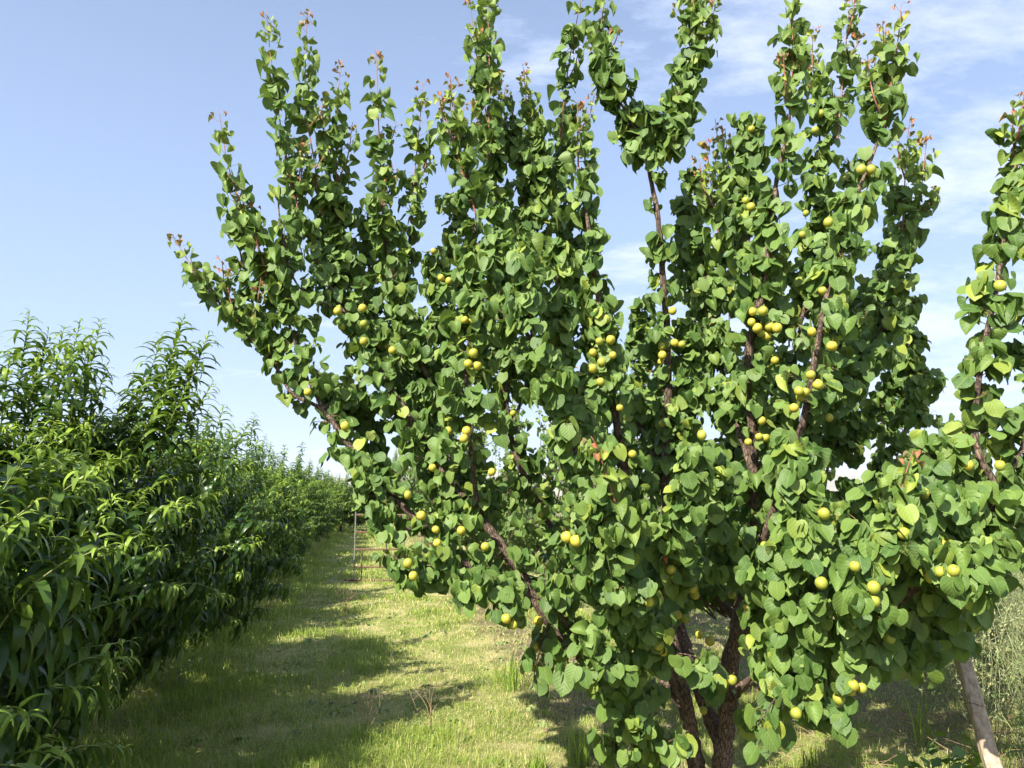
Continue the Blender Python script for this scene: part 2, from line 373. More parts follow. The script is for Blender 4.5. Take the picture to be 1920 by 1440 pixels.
# ------------------------------------------------------------------ apricot foliage
CLEAR = []          # (point, radius, reach): open spots where fruit and bare wood show
def clear_mask(P, C):
    if not len(CLEAR) or not len(P): return np.ones(len(P), bool)
    keep = np.ones(len(P), bool); camp = np.array([0, 0, CAMH])
    for (c, r, reach) in CLEAR:
        d = camp - c; L = np.linalg.norm(d); d = d / L
        for Q in (P, C):
            t = np.clip((Q - c) @ d, -0.02, reach); dist = np.linalg.norm(Q - (c + t[:, None] * d), axis=1)
            keep &= dist > r
    return keep
def leaf_set(geo, A, O, size, age, tm, pet=0.035, droop=1.05, sunb=0.95, spread=0.32, clear=False):
    """A attach points, O outward dirs"""
    n = len(A)
    if n == 0: return
    O = nrm(O + rng.normal(0, 0.25, (n, 3)))
    pl = pet * rng.uniform(0.6, 1.4, n) * (0.5 + size / 0.16)
    pd = nrm(O + np.array([0, 0, 0.35]) + rng.normal(0, 0.2, (n, 3)))
    P = A + pd * pl[:, None]
    D = nrm(O * 0.38 + np.array([0, 0, -1.0]) * (droop * rng.uniform(0.5, 1.3, n))[:, None] + rng.normal(0, spread, (n, 3)))
    N = O * 0.75 + np.array([0, 0, 0.55]) + SUN * sunb + rng.normal(0, 0.38, (n, 3))
    N = nrm(N - (N * D).sum(1, keepdims=True) * D)
    if clear:
        k = clear_mask(P + D * (size * 0.15)[:, None], P + D * (size * 0.75)[:, None])
        A, P, D, N, size, age = A[k], P[k], D[k], N[k], size[k], age[k]; n = len(A)
        if n == 0: return
    geo.needles(A, P, 0.0011, 1)
    geo.leaves(tm, P, D, N, size, rng.random(n), age, 0)

def polyinfo(pts):
    seg = np.linalg.norm(np.diff(pts, axis=0), axis=1); s = np.concatenate([[0], np.cumsum(seg)]); return s, s[-1]
def sample(pts, s, q_):
    return np.stack([np.interp(q_, s, pts[:, k]) for k in range(3)], -1)

def branch_leaves(lg, bg_, pts, t0, t1, dens, spur, lsize, tm, clear=False, per=7, taper_top=True, ybias=None):
    """old wood: spurs with leaf clusters.  dens spurs / m"""
    s, L = polyinfo(pts); n = int((t1 - t0) * L * dens)
    if n < 1: return
    qv = (t0 + (t1 - t0) * rng.random(n)) * L
    A = sample(pts, s, qv); T = nrm(sample(pts, s, np.minimum(qv + 0.03, L)) - sample(pts, s, np.maximum(qv - 0.03, 0)))
    rd = nrm(rng.normal(0, 1, (n, 3))); rd = nrm(rd - (rd * T).sum(1, keepdims=True) * T)
    sd = nrm(rd + T * 0.35 + np.array([0, 0, 0.25])); 
    ln = spur * (0.25 + 1.1 * rng.random(n) ** 1.8)
    if taper_top: ln *= np.clip(1.35 - 0.95 * (qv / L), 0.3, 1.0)
    B = A + sd * ln[:, None]
    if clear:
        k = clear_mask(A * 0.3 + B * 0.7, B); A, B, sd, ln, rd = A[k], B[k], sd[k], ln[k], rd[k]; n = len(A)
        if n == 0: return
    bg_.needles(A, B, 0.0022, 0)
    cnt = np.maximum(3, (per * (0.6 + ln / 0.25) * rng.uniform(0.6, 1.2, n)).astype(int))
    idx = np.repeat(np.arange(n), cnt); f = rng.random(len(idx)) ** 0.6
    At = A[idx] + (B - A)[idx] * f[:, None]
    O = nrm(sd[idx] * 0.6 + rng.normal(0, 0.75, (len(idx), 3)) * np.array([1, 1, 0.5]) + rd[idx] * 0.3)
    sz = lsize * np.where(rng.random(len(idx)) < .12, rng.uniform(.35, .6, len(idx)), rng.uniform(0.68, 1.12, len(idx)))
    leaf_set(lg, At, O, sz, (rng.random(len(idx)) ** 14) * 0.6, tm, clear=clear)

def shoot_leaves(lg, pts, t0, lsize, tm, tmc, dens=42, clear=False, tipage=1.0, side=0.0):
    s, L = polyinfo(pts); n = int((1 - t0) * L * dens); t = t0 + (1 - t0) * (np.arange(n) + rng.random(n) * 1.6) / (n + 1); t = np.clip(t + .03 * np.sin(t * 23 + rng.random() * 6), 0, 1)
    A = sample(pts, s, t * L); ph = np.arange(n) * 2.4 + rng.normal(0, 0.4, n)
    O = np.stack([np.cos(ph), np.sin(ph), np.full(n, 0.15)], -1)
    dtip = (1 - t) * L                                    # metres below the tip
    sz = lsize * np.clip(0.34 + dtip * 1.9, 0.34, 1.0) * rng.uniform(0.7, 1.1, n)
    age = np.clip(1.25 - dtip / 0.13, 0, 1) * tipage + np.clip(0.55 - dtip * 1.0, 0, 0.5) * rng.uniform(0.3, 1.0, n)
    age = np.clip(age, 0, 1)
    cur = dtip < 0.7 * rng.random(n) + 0.25
    for m, tt in ((cur, tmc), (~cur, tm)):
        leaf_set(lg, A[m], O[m], sz[m], age[m], tt, pet=0.05, droop=0.55, sunb=0.25, spread=0.45, clear=clear)

MAIN = at(1352, 1540, 4.05); MAIN[2] = float(gz(MAIN[0], MAIN[1]))
tree = thing('apricot_tree', tuple(MAIN), 'large vase-shaped apricot tree full of yellow fruit, filling the right of the picture', 'tree')
OFF = tuple(MAIN)
# ---- main wood: (kind, [(px,py,depth)...], r0, r1, leaf start, dens, spur, leafsize)
base = (1352, 1545, 4.05)
LIMBS = [
 ('T1', [base, (1357,1440,4.05),(1368,1330,4.02),(1374,1230,3.98),(1390,1150,3.93),(1404,1080,3.9),(1410,960,3.85),(1413,860,3.8),(1406,675,3.7),(1420,596,3.65),(1432,545,3.62),(1450,400,3.6),(1478,235,3.6)], .054,.008,.34,30,.13,.085),
 ('T2', [(1330,1530,4.1),(1303,1430,4.1),(1285,1330,4.1),(1255,1180,4.1),(1228,1050,4.0),(1180,930,3.9),(1153,765,3.85),(1137,660,3.8),(1122,560,3.8),(1105,430,3.8),(1085,330,3.85)], .050,.007,.42,30,.13,.082),
 ('T3', [(1352,1400,4.1),(1325,1330,4.12),(1290,1230,4.2),(1262,1080,4.35),(1250,900,4.3),(1256,717,4.2),(1248,572,4.15),(1238,450,4.1),(1218,320,4.1)], .038,.013,.20,22,.12,.088),
 ('T3a',[(1218,320,4.1),(1190,240,4.05),(1150,170,4.0),(1136,120,4.0)], .012,.005,.05,46,.11,.088),
 ('T3b',[(1218,320,4.1),(1262,230,4.15),(1290,150,4.2),(1310,90,4.2)], .012,.005,.10,46,.12,.088),
 ('T3c',[(1218,320,4.1),(1214,240,4.2),(1205,190,4.2)], .009,.004,.2,44,.10,.085),
 ('T4', [(1240,1520,4.05),(1190,1400,3.95),(1100,1250,3.8),(1022,1156,3.75),(963,1056,3.75),(880,950,3.8),(841,903,3.85),(800,840,3.9),(740,745,4.0),(690,670,4.05),(640,585,4.1),(590,480,4.15),(560,400,4.15)], .036,.007,.34,30,.12,.080),
 ('T4b',[(1000,1120,3.76),(920,1085,3.7),(850,1043,3.65),(791,981,3.65),(735,928,3.7),(668,850,3.8),(606,768,3.9),(547,735,3.95),(500,650,4.0),(474,600,4.05)], .024,.006,.10,26,.11,.075),
 ('T4c',[(606,768,3.9),(570,690,3.95),(540,600,4.0),(500,500,4.05),(487,470,4.05)], .010,.005,.1,40,.10,.078),
 ('T4d',[(700,690,4.05),(665,590,4.2),(640,480,4.3),(632,370,4.35)], .012,.005,.15,44,.12,.08),
 ('T4e',[(840,900,3.85),(835,780,4.0),(770,640,4.1),(735,520,4.2),(718,410,4.2)], .014,.005,.2,40,.13,.08),
 ('T5', [(1404,1090,3.9),(1450,960,3.6),(1500,810,3.45),(1519,731,3.4),(1533,651,3.4),(1543,585,3.4),(1564,506,3.45),(1595,400,3.5),(1620,330,3.55),(1650,250,3.6)], .022,.007,.20,26,.12,.085),
 ('T6', [(1385,1290,3.9),(1500,1220,3.5),(1620,1170,3.2),(1710,1110,3.05),(1800,1010,3.0),(1868,925,3.0),(1835,850,3.0),(1828,760,3.0),(1838,680,3.05),(1862,560,3.1),(1885,440,3.15),(1905,330,3.2)], .025,.007,.18,30,.12,.085),
 ('T6b',[(1868,925,3.0),(1915,840,3.0),(1960,700,3.05),(1980,500,3.1)], .011,.005,.1,34,.13,.085),
 ('T7', [(1392,1200,3.95),(1440,1060,4.3),(1500,900,4.5),(1560,700,4.6),(1640,560,4.6),(1700,470,4.6)], .024,.006,.25,36,.13,.083),
 ('T8', [(1285,1330,4.1),(1130,1120,4.4),(1020,960,4.5),(960,800,4.5),(950,640,4.5),(945,450,4.5),(925,330,4.4),(920,260,4.3)], .028,.007,.25,34,.14,.083),
 ('T9', [(960,640,4.5),(1000,500,4.5),(1010,380,4.5),(1010,260,4.5)], .014,.005,.1,46,.15,.083),
 ('T10',[(1410,880,3.8),(1370,760,4.1),(1340,620,4.3),(1318,500,4.4),(1300,390,4.4)], .014,.005,.15,42,.13,.083),
 ('T11',[(1200,1000,3.95),(1100,880,3.5),(1040,760,3.4),(1000,640,3.35),(985,520,3.4),(975,440,3.5)], .015,.005,.15,40,.13,.083),
 ('T12',[(1180,930,3.9),(1080,800,3.8),(1050,680,3.8),(1045,560,3.8),(1050,460,3.85)], .013,.005,.15,40,.13,.083),
 ('T13',[(1413,900,3.8),(1470,760,4.1),(1500,600,4.2),(1530,450,4.3),(1535,300,4.3),(1540,200,4.3)], .014,.005,.15,42,.14,.083),
 ('T14',[(1420,596,3.65),(1405,470,3.75),(1400,360,3.85),(1405,220,3.95)], .011,.005,.1,44,.13,.083),
 ('T15',[(900,975,3.78),(880,820,3.6),(870,700,3.6),(885,580,3.7),(890,440,3.8),(892,400,3.8)], .014,.005,.2,40,.13,.082),
 ('T16',[(1262,1080,4.35),(1330,960,4.6),(1390,800,4.8),(1420,650,4.9),(1450,500,4.9)], .016,.005,.2,40,.15,.08),
 ('T17',[(1250,900,4.3),(1180,760,4.6),(1110,640,4.8),(1060,500,4.9),(1040,350,4.8)], .014,.005,.2,38,.14,.08),
 ('T18',[(960,1050,3.75),(860,900,4.5),(780,780,4.8),(740,680,4.9)], .014,.005,.2,38,.15,.08),
 ('T19',[(1500,900,4.5),(1600,800,4.7),(1680,740,4.8),(1700,680,4.8)], .013,.005,.2,44,.15,.075),
 ('T20',[(1500,810,3.45),(1580,720,3.7),(1640,640,3.9),(1665,560,4.0),(1690,480,4.0)], .012,.005,.2,40,.14,.083),
 ('T21',[(880,950,3.8),(820,850,4.2),(800,700,4.3),(830,560,4.3),(820,480,4.3)], .013,.005,.2,40,.13,.08),
 ('T22',[(740,745,4.0),(700,600,4.5),(690,480,4.6),(690,380,4.6)], .012,.005,.15,36,.14,.08),
 ('T23',[(820,850,4.2),(790,700,4.6),(760,560,4.7),(770,430,4.7)], .012,.005,.15,36,.14,.08),
 ('T24',[(960,800,4.5),(900,650,4.7),(860,500,4.7),(850,360,4.7)], .012,.005,.15,36,.15,.08),
 ('T25',[(960,800,4.5),(1020,640,4.9),(1080,480,4.9),(1110,350,4.9)], .012,.005,.15,36,.14,.08),
 ('T26',[(640,585,4.1),(620,500,4.3),(610,420,4.4),(615,330,4.4)], .010,.004,.1,34,.11,.078),
 ('T27',[(1340,620,4.3),(1370,500,4.7),(1390,380,4.7),(1395,290,4.7)], .012,.005,.15,36,.14,.08),
 ('T28',[(1500,600,4.2),(1570,500,4.6),(1600,400,4.7),(1590,300,4.7)], .012,.005,.15,36,.14,.08),
 ('T29',[(1560,700,4.6),(1620,560,4.9),(1670,480,4.9),(1680,420,4.9)], .012,.005,.15,36,.13,.08),
 ('T33',[(1000,640,3.35),(940,560,3.5),(925,460,3.6),(930,400,3.6)], .009,.004,.1,36,.12,.082),
 ('T34',[(1010,380,4.5),(960,260,4.5),(965,190,4.5)], .008,.004,.1,40,.12,.08),
 ('T35',[(945,450,4.5),(1050,330,4.6),(1062,220,4.6)], .009,.004,.1,40,.12,.08),
 ('T36',[(500,650,4.0),(470,560,4.1),(450,470,4.1),(440,400,4.1)], .008,.004,.1,26,.09,.07),
 ('T37',[(640,585,4.1),(560,540,3.9),(530,450,3.9),(520,360,3.9)], .008,.004,.1,26,.09,.072),
 ('T38',[(1340,620,4.3),(1290,520,4.6),(1290,420,4.6),(1295,330,4.6)], .010,.004,.1,36,.12,.08),
 ('T39',[(1250,900,4.3),(1212,760,4.8),(1200,660,4.9),(1205,570,4.9)], .010,.004,.1,34,.12,.08),
 ('T40',[(1250,900,4.3),(1292,790,4.2),(1296,690,4.2),(1290,610,4.25)], .009,.004,.1,34,.10,.08),
 ('T41',[(1690,830,4.3),(1715,740,4.5),(1705,640,4.6),(1708,560,4.6)], .009,.004,.1,36,.12,.078),
 ('T42',[(1100,880,3.5),(1105,780,3.7),(1100,690,3.8)], .008,.004,.1,34,.10,.082),
 # lower skirt limbs reaching outward
 ('S1', [(1100,1250,3.8),(1040,1140,3.5),(940,1110,3.4),(870,1090,3.4)], .012,.004,.15,42,.12,.083),
 ('S2', [(1285,1330,4.1),(1200,1180,3.5),(1130,1090,3.25),(1080,1010,3.2)], .014,.004,.4,44,.13,.085),
 ('S3', [(1200,1180,3.5),(1150,1020,3.2),(1120,930,3.15),(1110,840,3.2)], .012,.004,.1,44,.13,.085),
 ('S4', [(1255,1180,4.1),(1250,1040,3.5),(1290,940,3.2),(1300,860,3.2)], .012,.004,.38,40,.12,.09),
 ('S5', [(1392,1200,3.95),(1440,1130,3.4),(1480,1040,3.1),(1500,930,3.0),(1500,830,3.05)], .014,.004,.3,46,.13,.092),
 ('S6', [(1440,1130,3.4),(1530,1140,3.1),(1600,1110,2.95),(1650,1020,2.9),(1660,930,2.95)], .013,.004,.15,44,.13,.092),
 ('S7', [(1372,1320,4.02),(1440,1240,3.5),(1520,1210,3.2),(1600,1210,3.1),(1660,1190,3.1)], .014,.004,.4,46,.12,.088),
 ('S8', [(1440,1240,3.5),(1480,1270,3.3),(1530,1310,3.2),(1550,1345,3.2)], .010,.004,.2,50,.10,.088),
 ('S9', [(1710,1110,3.05),(1760,1060,2.9),(1800,1060,2.85),(1850,1090,2.8)], .011,.004,.1,44,.11,.088),
 ('S10',[(1700,1115,3.05),(1740,1000,3.0),(1760,900,3.0),(1770,830,3.0)], .012,.004,.1,42,.12,.088),
 ('S11',[(1190,1400,3.95),(1170,1290,3.6),(1120,1230,3.4),(1080,1190,3.35)], .012,.004,.35,42,.10,.085),
 ('S12',[(1240,1500,4.05),(1215,1400,3.8),(1195,1360,3.6),(1185,1340,3.55)], .012,.004,.4,40,.09,.08),
 ('S13',[(850,1043,3.65),(800,1080,3.5),(770,1070,3.45),(735,1040,3.45)], .010,.004,.1,44,.07,.08),
 ('S14',[(791,981,3.65),(730,1000,3.6),(700,930,3.6),(672,870,3.65)], .010,.004,.2,36,.07,.075),
 ('S15',[(1600,1210,3.1),(1660,1210,3.3),(1720,1200,3.4),(1790,1180,3.5)], .009,.004,.1,44,.10,.085),
 ('S16',[(1440,1060,4.3),(1560,1000,4.3),(1660,900,4.3),(1690,830,4.3)], .012,.004,.2,40,.14,.08),
 ('S18',[(1255,1180,4.1),(1170,1180,4.3),(1100,1130,4.4),(1010,1100,4.4),(940,1090,4.4)], .012,.004,.6,40,.13,.08),
 ('S20',[(1700,1115,3.05),(1740,1060,3.0),(1820,960,3.0),(1900,950,3.05),(1960,960,3.1)], .012,.004,.1,46,.14,.09),
 ('S21',[(1710,1110,3.05),(1790,1120,3.1),(1850,1060,3.1),(1900,1010,3.1)], .011,.004,.1,46,.12,.09),
 ('S22',[(1620,1170,3.2),(1700,1160,3.4),(1770,1130,3.5),(1830,1110,3.6)], .010,.004,.1,46,.13,.088),
 ('S23',[(1560,1000,4.3),(1650,960,3.9),(1740,900,3.6),(1790,850,3.5),(1800,820,3.5)], .012,.004,.1,42,.14,.085),
 ('S24',[(735,928,3.7),(705,900,3.9),(690,930,4.0),(692,960,4.0)], .009,.004,.1,40,.07,.075),
 ('S25',[(606,768,3.9),(650,740,4.2),(690,800,4.3),(700,900,4.3)], .009,.004,.1,46,.13,.075),
 ('S19',[(1404,1080,3.9),(1360,1010,3.6),(1340,940,3.5),(1350,850,3.5)], .010,.004,.2,44,.12,.088),
]
SHOOTS = [
 [(547,560,4.0),(527,420,4.05),(460,640,4.0)],
]
SHOOTS = [  # upright young shoots
 [(474,640,4.0),(445,600,4.0),(412,570,4.0),(360,500,4.0),(318,432,4.0)],
 [(500,520,4.0),(487,473,4.0),(460,407,4.0),(428,310,4.0),(410,205,4.0)],
 [(560,400,4.15),(547,340,4.15),(527,240,4.15),(510,130,4.15),(499,18,4.15)],
 [(600,400,4.2),(590,307,4.2),(574,210,4.2),(573,100,4.2),(576,22,4.2)],
 [(632,370,4.35),(630,300,4.3),(633,190,4.3),(640,118,4.3)],
 [(718,410,4.2),(713,300,4.2),(708,187,4.2),(706,90,4.2)],
 [(770,417,4.3),(780,300,4.3),(789,210,4.3),(792,155,4.3)],
 [(892,400,3.8),(867,320,3.8),(836,220,3.85),(826,170,3.9)],
 [(885,370,3.8),(870,270,3.9),(850,190,3.9),(844,142,3.9)],
 [(915,300,4.3),(918,180,4.3),(916,60,4.3),(912,-60,4.3)],
 [(925,280,4.4),(900,150,4.4),(888,60,4.4),(880,-10,4.4)],
 [(1010,280,4.5),(1000,220,4.5),(985,150,4.5),(980,120,4.5)],
 [(1050,260,4.5),(1065,130,4.4),(1085,20,4.3),(1098,-60,4.3)],
 [(1085,340,3.85),(1083,250,3.9),(1083,180,3.9)],
 [(1140,150,4.0),(1126,80,4.0),(1133,0,4.0),(1138,-60,4.0)],
 [(1300,110,4.2),(1297,40,4.2),(1300,-60,4.2)],
 [(1312,100,4.2),(1325,50,4.2),(1340,-10,4.2)],
 [(1480,235,3.6),(1485,130,3.6),(1487,0,3.6),(1488,-60,3.6)],
 [(1545,230,4.3),(1524,120,4.3),(1526,48,4.3)],
 [(1570,260,4.2),(1582,130,4.2),(1592,20,4.2),(1596,-20,4.2)],
 [(1655,250,3.6),(1670,165,3.6),(1683,80,3.6),(1690,8,3.6)],
 [(1650,240,3.7),(1640,150,3.7),(1643,85,3.7)],
 [(1690,470,4.0),(1700,283,4.2),(1706,225,4.2)],
 [(1713,460,4.2),(1730,333,4.2),(1737,267,4.2),(1741,245,4.2)],
 [(1352,470,3.9),(1334,350,3.9),(1323,257,3.9)],
 [(1370,400,4.5),(1365,320,4.5),(1360,243,4.5)],
 [(1905,330,3.2),(1900,260,3.2),(1898,205,3.2)],
 [(1970,480,3.1),(1955,300,3.1),(1950,180,3.1)],
 [(1175,1010,3.15),(1140,900,3.12),(1120,840,3.12),(1108,818,3.12)],
 [(1640,1060,2.9),(1680,960,2.88),(1698,890,2.88),(1712,845,2.88)],
 [(1275,1120,3.6),(1248,1060,3.45),(1240,1030,3.4)],
]
# twigs that hang out below the skirt
DROOP = [
 [(1285,1330,4.1),(1235,1290,3.85),(1205,1300,3.7),(1190,1330,3.65)],
 [(1240,1520,4.05),(1185,1440,3.8),(1150,1400,3.7),(1135,1380,3.65)],
 [(1372,1320,4.02),(1350,1290,3.8),(1335,1275,3.7),(1325,1285,3.65)],
 [(1368,1330,4.02),(1420,1350,3.7),(1450,1380,3.5),(1440,1410,3.45)],
 [(1255,1180,4.1),(1205,1200,3.8),(1175,1230,3.7),(1165,1265,3.65)],
 [(1040,1150,3.6),(1020,1200,3.5),(1005,1245,3.45),(998,1290,3.45)],
 [(1600,1210,3.1),(1600,1260,3.05),(1610,1310,3.05)],
 [(1480,1270,3.3),(1440,1330,3.2),(1420,1360,3.2)],
 [(1330,1250,3.55),(1300,1230,3.4),(1270,1225,3.4)],
 [(1200,1380,3.8),(1180,1400,3.5),(1175,1420,3.45)],
 [(1100,1190,3.4),(1075,1240,3.3),(1065,1275,3.3)],
 [(1215,1400,3.8),(1255,1390,3.6),(1290,1370,3.5)],
 [(1560,1340,3.2),(1570,1360,3.1),(1580,1375,3.1)],
]
FR = [(1135,599),(1124,640),(1145,637),(1112,661),(1149,666),(1128,679),(1126,716),(1111,691),(1240,649),(1265,643),(1279,646),(1242,666),(1239,678),(1261,583),
 (1411,584),(1431,583),(1409,604),(1420,615),(1427,625),(1439,630),(1457,615),(1443,612),(1483,590),(1496,603),(1485,616),(1453,676),(1522,622),(1560,649),(1542,545),(1520,703),(1533,721),(1510,735),(1498,733),(1501,745),(1489,765),(1554,783),(1428,789),(1435,820),(1423,819),(1403,829),(1316,816),(1241,794),(1186,852),(1162,765),
 (813,471),(827,521),(842,527),(680,578),(682,607),(641,612),(682,640),(727,649),(736,657),(713,647),(872,600),(886,602),(633,583),(888,662),(878,682),(895,686),(962,775),(647,799),(577,735),
 (841,808),(870,822),(875,808),(790,967),(817,993),(820,1018),(764,928),(865,995),(910,1025),(765,1056),(775,1080),(811,877),(922,885),(1062,1007),(1080,1014),(1013,965),(949,1160),(962,1172),(1003,1213),(1003,1251),(1010,1165),
 (1063,1006),(1258,1068),(1299,1103),(1303,1115),(1217,1127),(1229,1124),(1270,1153),(1286,1160),(1311,1190),(1331,1202),(1243,1221),(1235,1209),(1399,1141),(1428,1080),(1430,1066),(1424,1047),(1434,1024),(1388,1100),(1372,1115),(1540,1093),(1493,1337),(1319,1332),(1373,1275),
 (1538,213),(1528,244),(1409,242),(1615,318),(1633,318),(1398,376),(1408,388),(1511,400),(1504,440),(1553,417),
 (1765,1021),(1783,1023),(1798,1026),(1763,1072),(1788,1070),(1780,1083),(1745,1081),(1638,1101),(1639,1127),(1596,1190),(1667,1196),(1678,1212),(1785,1168),(1600,1285),(1616,1290),(1594,1293),(1573,1310),(1545,963),(1603,1062),(1732,925),(1680,885),(1815,872),(1875,536),(1875,873),(1695,1000)]

curves = {}
for L_ in LIMBS: curves[L_[0]] = spline([at(*p) for p in L_[1]])
allp = np.vstack([c for c in curves.values()])
frontp = np.vstack([curves[L_[0]][int(len(curves[L_[0]]) * 0.12):] for L_ in LIMBS])
# bare wood that shows between the leaves
SHOW = {'T1': [(.0, .22), (.50, .53), (.66, .69)], 'T2': [(0, .22), (.40, .46), (.57, .64)], 'T3': [(0, .1), (.40, .46), (.60, .68), (.74, .80), (.90, 1.0)],
        'T4': [(0, .06), (.24, .46), (.55, .585)], 'T4b': [(.32, .44), (.60, .82)], 'T5': [(.44, .55), (.60, .66), (.92, .97)], 'T6': [(.33, .37), (.50, .60), (.74, .84)],
        'T10': [(.1, .2)], 'T13': [(.4, .5)], 'T15': [(.1, .2), (.5, .56)], 'T4e': [(.3, .42)]}
for nm, rs in SHOW.items():
    c = curves[nm]; s, L = polyinfo(c)
    for a, b in rs:
        for t in np.arange(a * L, b * L, 0.03): CLEAR.append((sample(c, s, np.array([t]))[0], 0.016, 0.6))
def nearest_depth(px, py):
    d = (allp - np.array([0, 0, CAMH])); cz = d[:, 1] * math.cos(PITCH) + d[:, 2] * math.sin(PITCH)
    u = 960 + F * d[:, 0] / cz; v = 720 - F * (-d[:, 1] * math.sin(PITCH) + d[:, 2] * math.cos(PITCH)) / cz
    r = np.hypot(u - px, v - py); k = np.argsort(r)[:40]; k = k[r[k] < r[k[0]] + 22]
    return allp[k[np.argmin(allp[k, 1])]]
fruits = []
for (px, py) in FR:
    nb = nearest_depth(px, py); D = nb[1] - 0.06 - 0.04 * random.random()
    p = at(px, py, D)
    for f_ in fruits:       # keep neighbours from sinking into each other
        if np.linalg.norm(f_[0] - p) < 0.036: p = at(px, py, p[1] + 0.03)
    fruits.append((p, nb))
    CLEAR.append((p, 0.006 + 0.012 * random.random(), 0.45))

def part_pair(name, bgeo, bmats, lgeo, lmats):
    b = new_obj(name, bgeo.build(name, bmats, off=OFF), tree)
    if lgeo is not None and lgeo.n: new_obj('leaves', lgeo.build('leaves', lmats, off=OFF), b)
    return b
NLEAF = 0
for (nm, pp, r0, r1, t0, dens, spur, ls) in LIMBS:
    c = curves[nm]; n = len(c); g = Geo(); lg = Geo()
    wob = np.cumsum(rng.normal(0, 0.0011, (n, 3)), axis=0); wob -= np.linspace(0, 1, n)[:, None] * wob[-1]
    rad = r0 + (r1 - r0) * np.linspace(0, 1, n) ** 0.75
    if nm in ('T1', 'T2', 'T4'): rad = rad * (1 + 0.25 * np.exp(-np.arange(n) / 6.0))
    rad = rad * (1 + 0.07 * np.sin(np.arange(n) * 0.9 + rng.random() * 6) + rng.normal(0, 0.03, n))
    g.tube(c + wob, rad, 12 if r0 > .02 else 8, 0, 0.07 if r0 > .02 else 0.05)
    if nm[0] == 'T' or nm[0] == 'S':
        branch_leaves(lg, g, c, t0, 1.0, dens * (1.75 if pp[-1][1] < 500 else 2.45), spur * (1.08 if pp[-1][1] < 500 else 1.22) * random.uniform(.85, 1.15), ls * (0.83 if pp[-1][1] < 700 else 0.79), T_MIX, clear=True, per=7.4)
    part_pair('branch' if nm != 'T1' else 'trunk', g, [M_BARK], lg, [M_APR, M_PET])
SH2 = []
for sh in SHOOTS:
    c0 = np.array([np.array(p, dtype=float) for p in sh]); SH2.append((sh, 0.070, False))
    if sh[0][1] > 900: continue
    for k_ in range(random.choice([1, 2, 2, 3])):
        f_ = random.uniform(.05, .55); i_ = f_ * (len(sh) - 1); a_ = int(i_); p_ = c0[a_] + (c0[a_ + 1] - c0[a_]) * (i_ - a_)
        ln_ = random.uniform(50, 130); sx = random.choice([-1, 1]) * random.uniform(12, 34)
        SH2.append(([tuple(p_), (p_[0] + sx * .7, p_[1] - ln_ * .45, p_[2] + random.uniform(-.1, .1)), (p_[0] + sx, p_[1] - ln_, p_[2] + random.uniform(-.15, .15))], 0.052, True))
for sh, lsz_, side_ in SH2:
    c = spline([at(*p) for p in sh]); g = Geo(); lg = Geo(); n = len(c)
    g.tube(c, np.linspace(0.0055, 0.0015, n), 6, 0)
    short = len(sh) == 3 or sh[0][1] > 900
    shoot_leaves(lg, c, 0.02, lsz_, T_MIX, T_APRC, dens=58 if not side_ else 50, clear=False)
    if side_: part_pair('shoot', g, [M_STEMR], lg, [M_APR, M_PET]); continue
    s, L = polyinfo(c)   # short side growth low on the shoot
    branch_leaves(lg, g, c, 0.0, 0.6, 26, 0.08, 0.066, T_MIX, per=3.4)
    part_pair('shoot', g, [M_STEMR], lg, [M_APR, M_PET])
for dr in DROOP:
    c = spline([at(*p) for p in dr]); g = Geo(); lg = Geo()
    g.tube(c, np.linspace(0.005, 0.002, len(c)), 6, 0)
    branch_leaves(lg, g, c, 0.25, 1.0, 30, 0.06, 0.082, T_APR, clear=True, per=3.5)
    part_pair('twig', g, [M_BARK], lg, [M_APR, M_PET])

# ---- apricots
def fruit_geo():
    g = Geo(); nu, nv = 20, 12; V = []
    for i in range(nv + 1):
        th = math.pi * i / nv
        for j in range(nu):
            ph = 2 * math.pi * j / nu
            r = 1.0 - 0.09 * math.exp(-((math.atan2(math.sin(ph), math.cos(ph))) / 0.22) ** 2) * math.sin(th)
            r *= 1 - 0.12 * math.exp(-(th / 0.35) ** 2)
            V.append((r * math.sin(th) * math.cos(ph), 0.93 * r * math.sin(th) * math.sin(ph), 1.03 * r * math.cos(th)))
    fc = []
    for i in range(nv):
        for j in range(nu): fc += [i * nu + j, (i + 1) * nu + j, (i + 1) * nu + (j + 1) % nu, i * nu + (j + 1) % nu]
    g.add(np.array(V) * 0.0202, fc, np.full(nu * nv, 4), 0)
    g.needles(np.array([[0, 0, 0.018]]), np.array([[0.004, 0, 0.034]]), 0.0014, 1)
    return g
FM = fruit_geo().build('apricot', [M_FRUIT, M_PET])
order = list(range(len(fruits))); extra = fruits[99:]
for (p, nb) in fruits[:99]:
    o = new_obj('apricot', FM, tree); o.location = tuple(p - MAIN)
    o.rotation_euler = (random.gauss(0, 0.35), random.gauss(0, 0.35), random.uniform(0, 6.28)); s = random.uniform(0.92, 1.2); o.scale = (s, s, s * random.uniform(0.94, 1.04))
fg = Geo(); base_v = np.zeros(len(FM.vertices) * 3, dtype=np.float32); FM.vertices.foreach_get('co', base_v); base_v = base_v.reshape(-1, 3)
fl = np.zeros(len(FM.loops), dtype=np.int32); FM.loops.foreach_get('vertex_index', fl); flt = [p.loop_total for p in FM.polygons]
from mathutils import Euler
for (p, nb) in extra:
    Rm = np.array(Euler((random.gauss(0, .35), random.gauss(0, .35), random.uniform(0, 6.28))).to_matrix())
    fg.add(base_v @ Rm.T * random.uniform(0.92, 1.2) + p, fl, flt, 0)
new_obj('apricots', fg.build('apricots', [M_FRUIT], off=OFF), tree, kind='stuff')

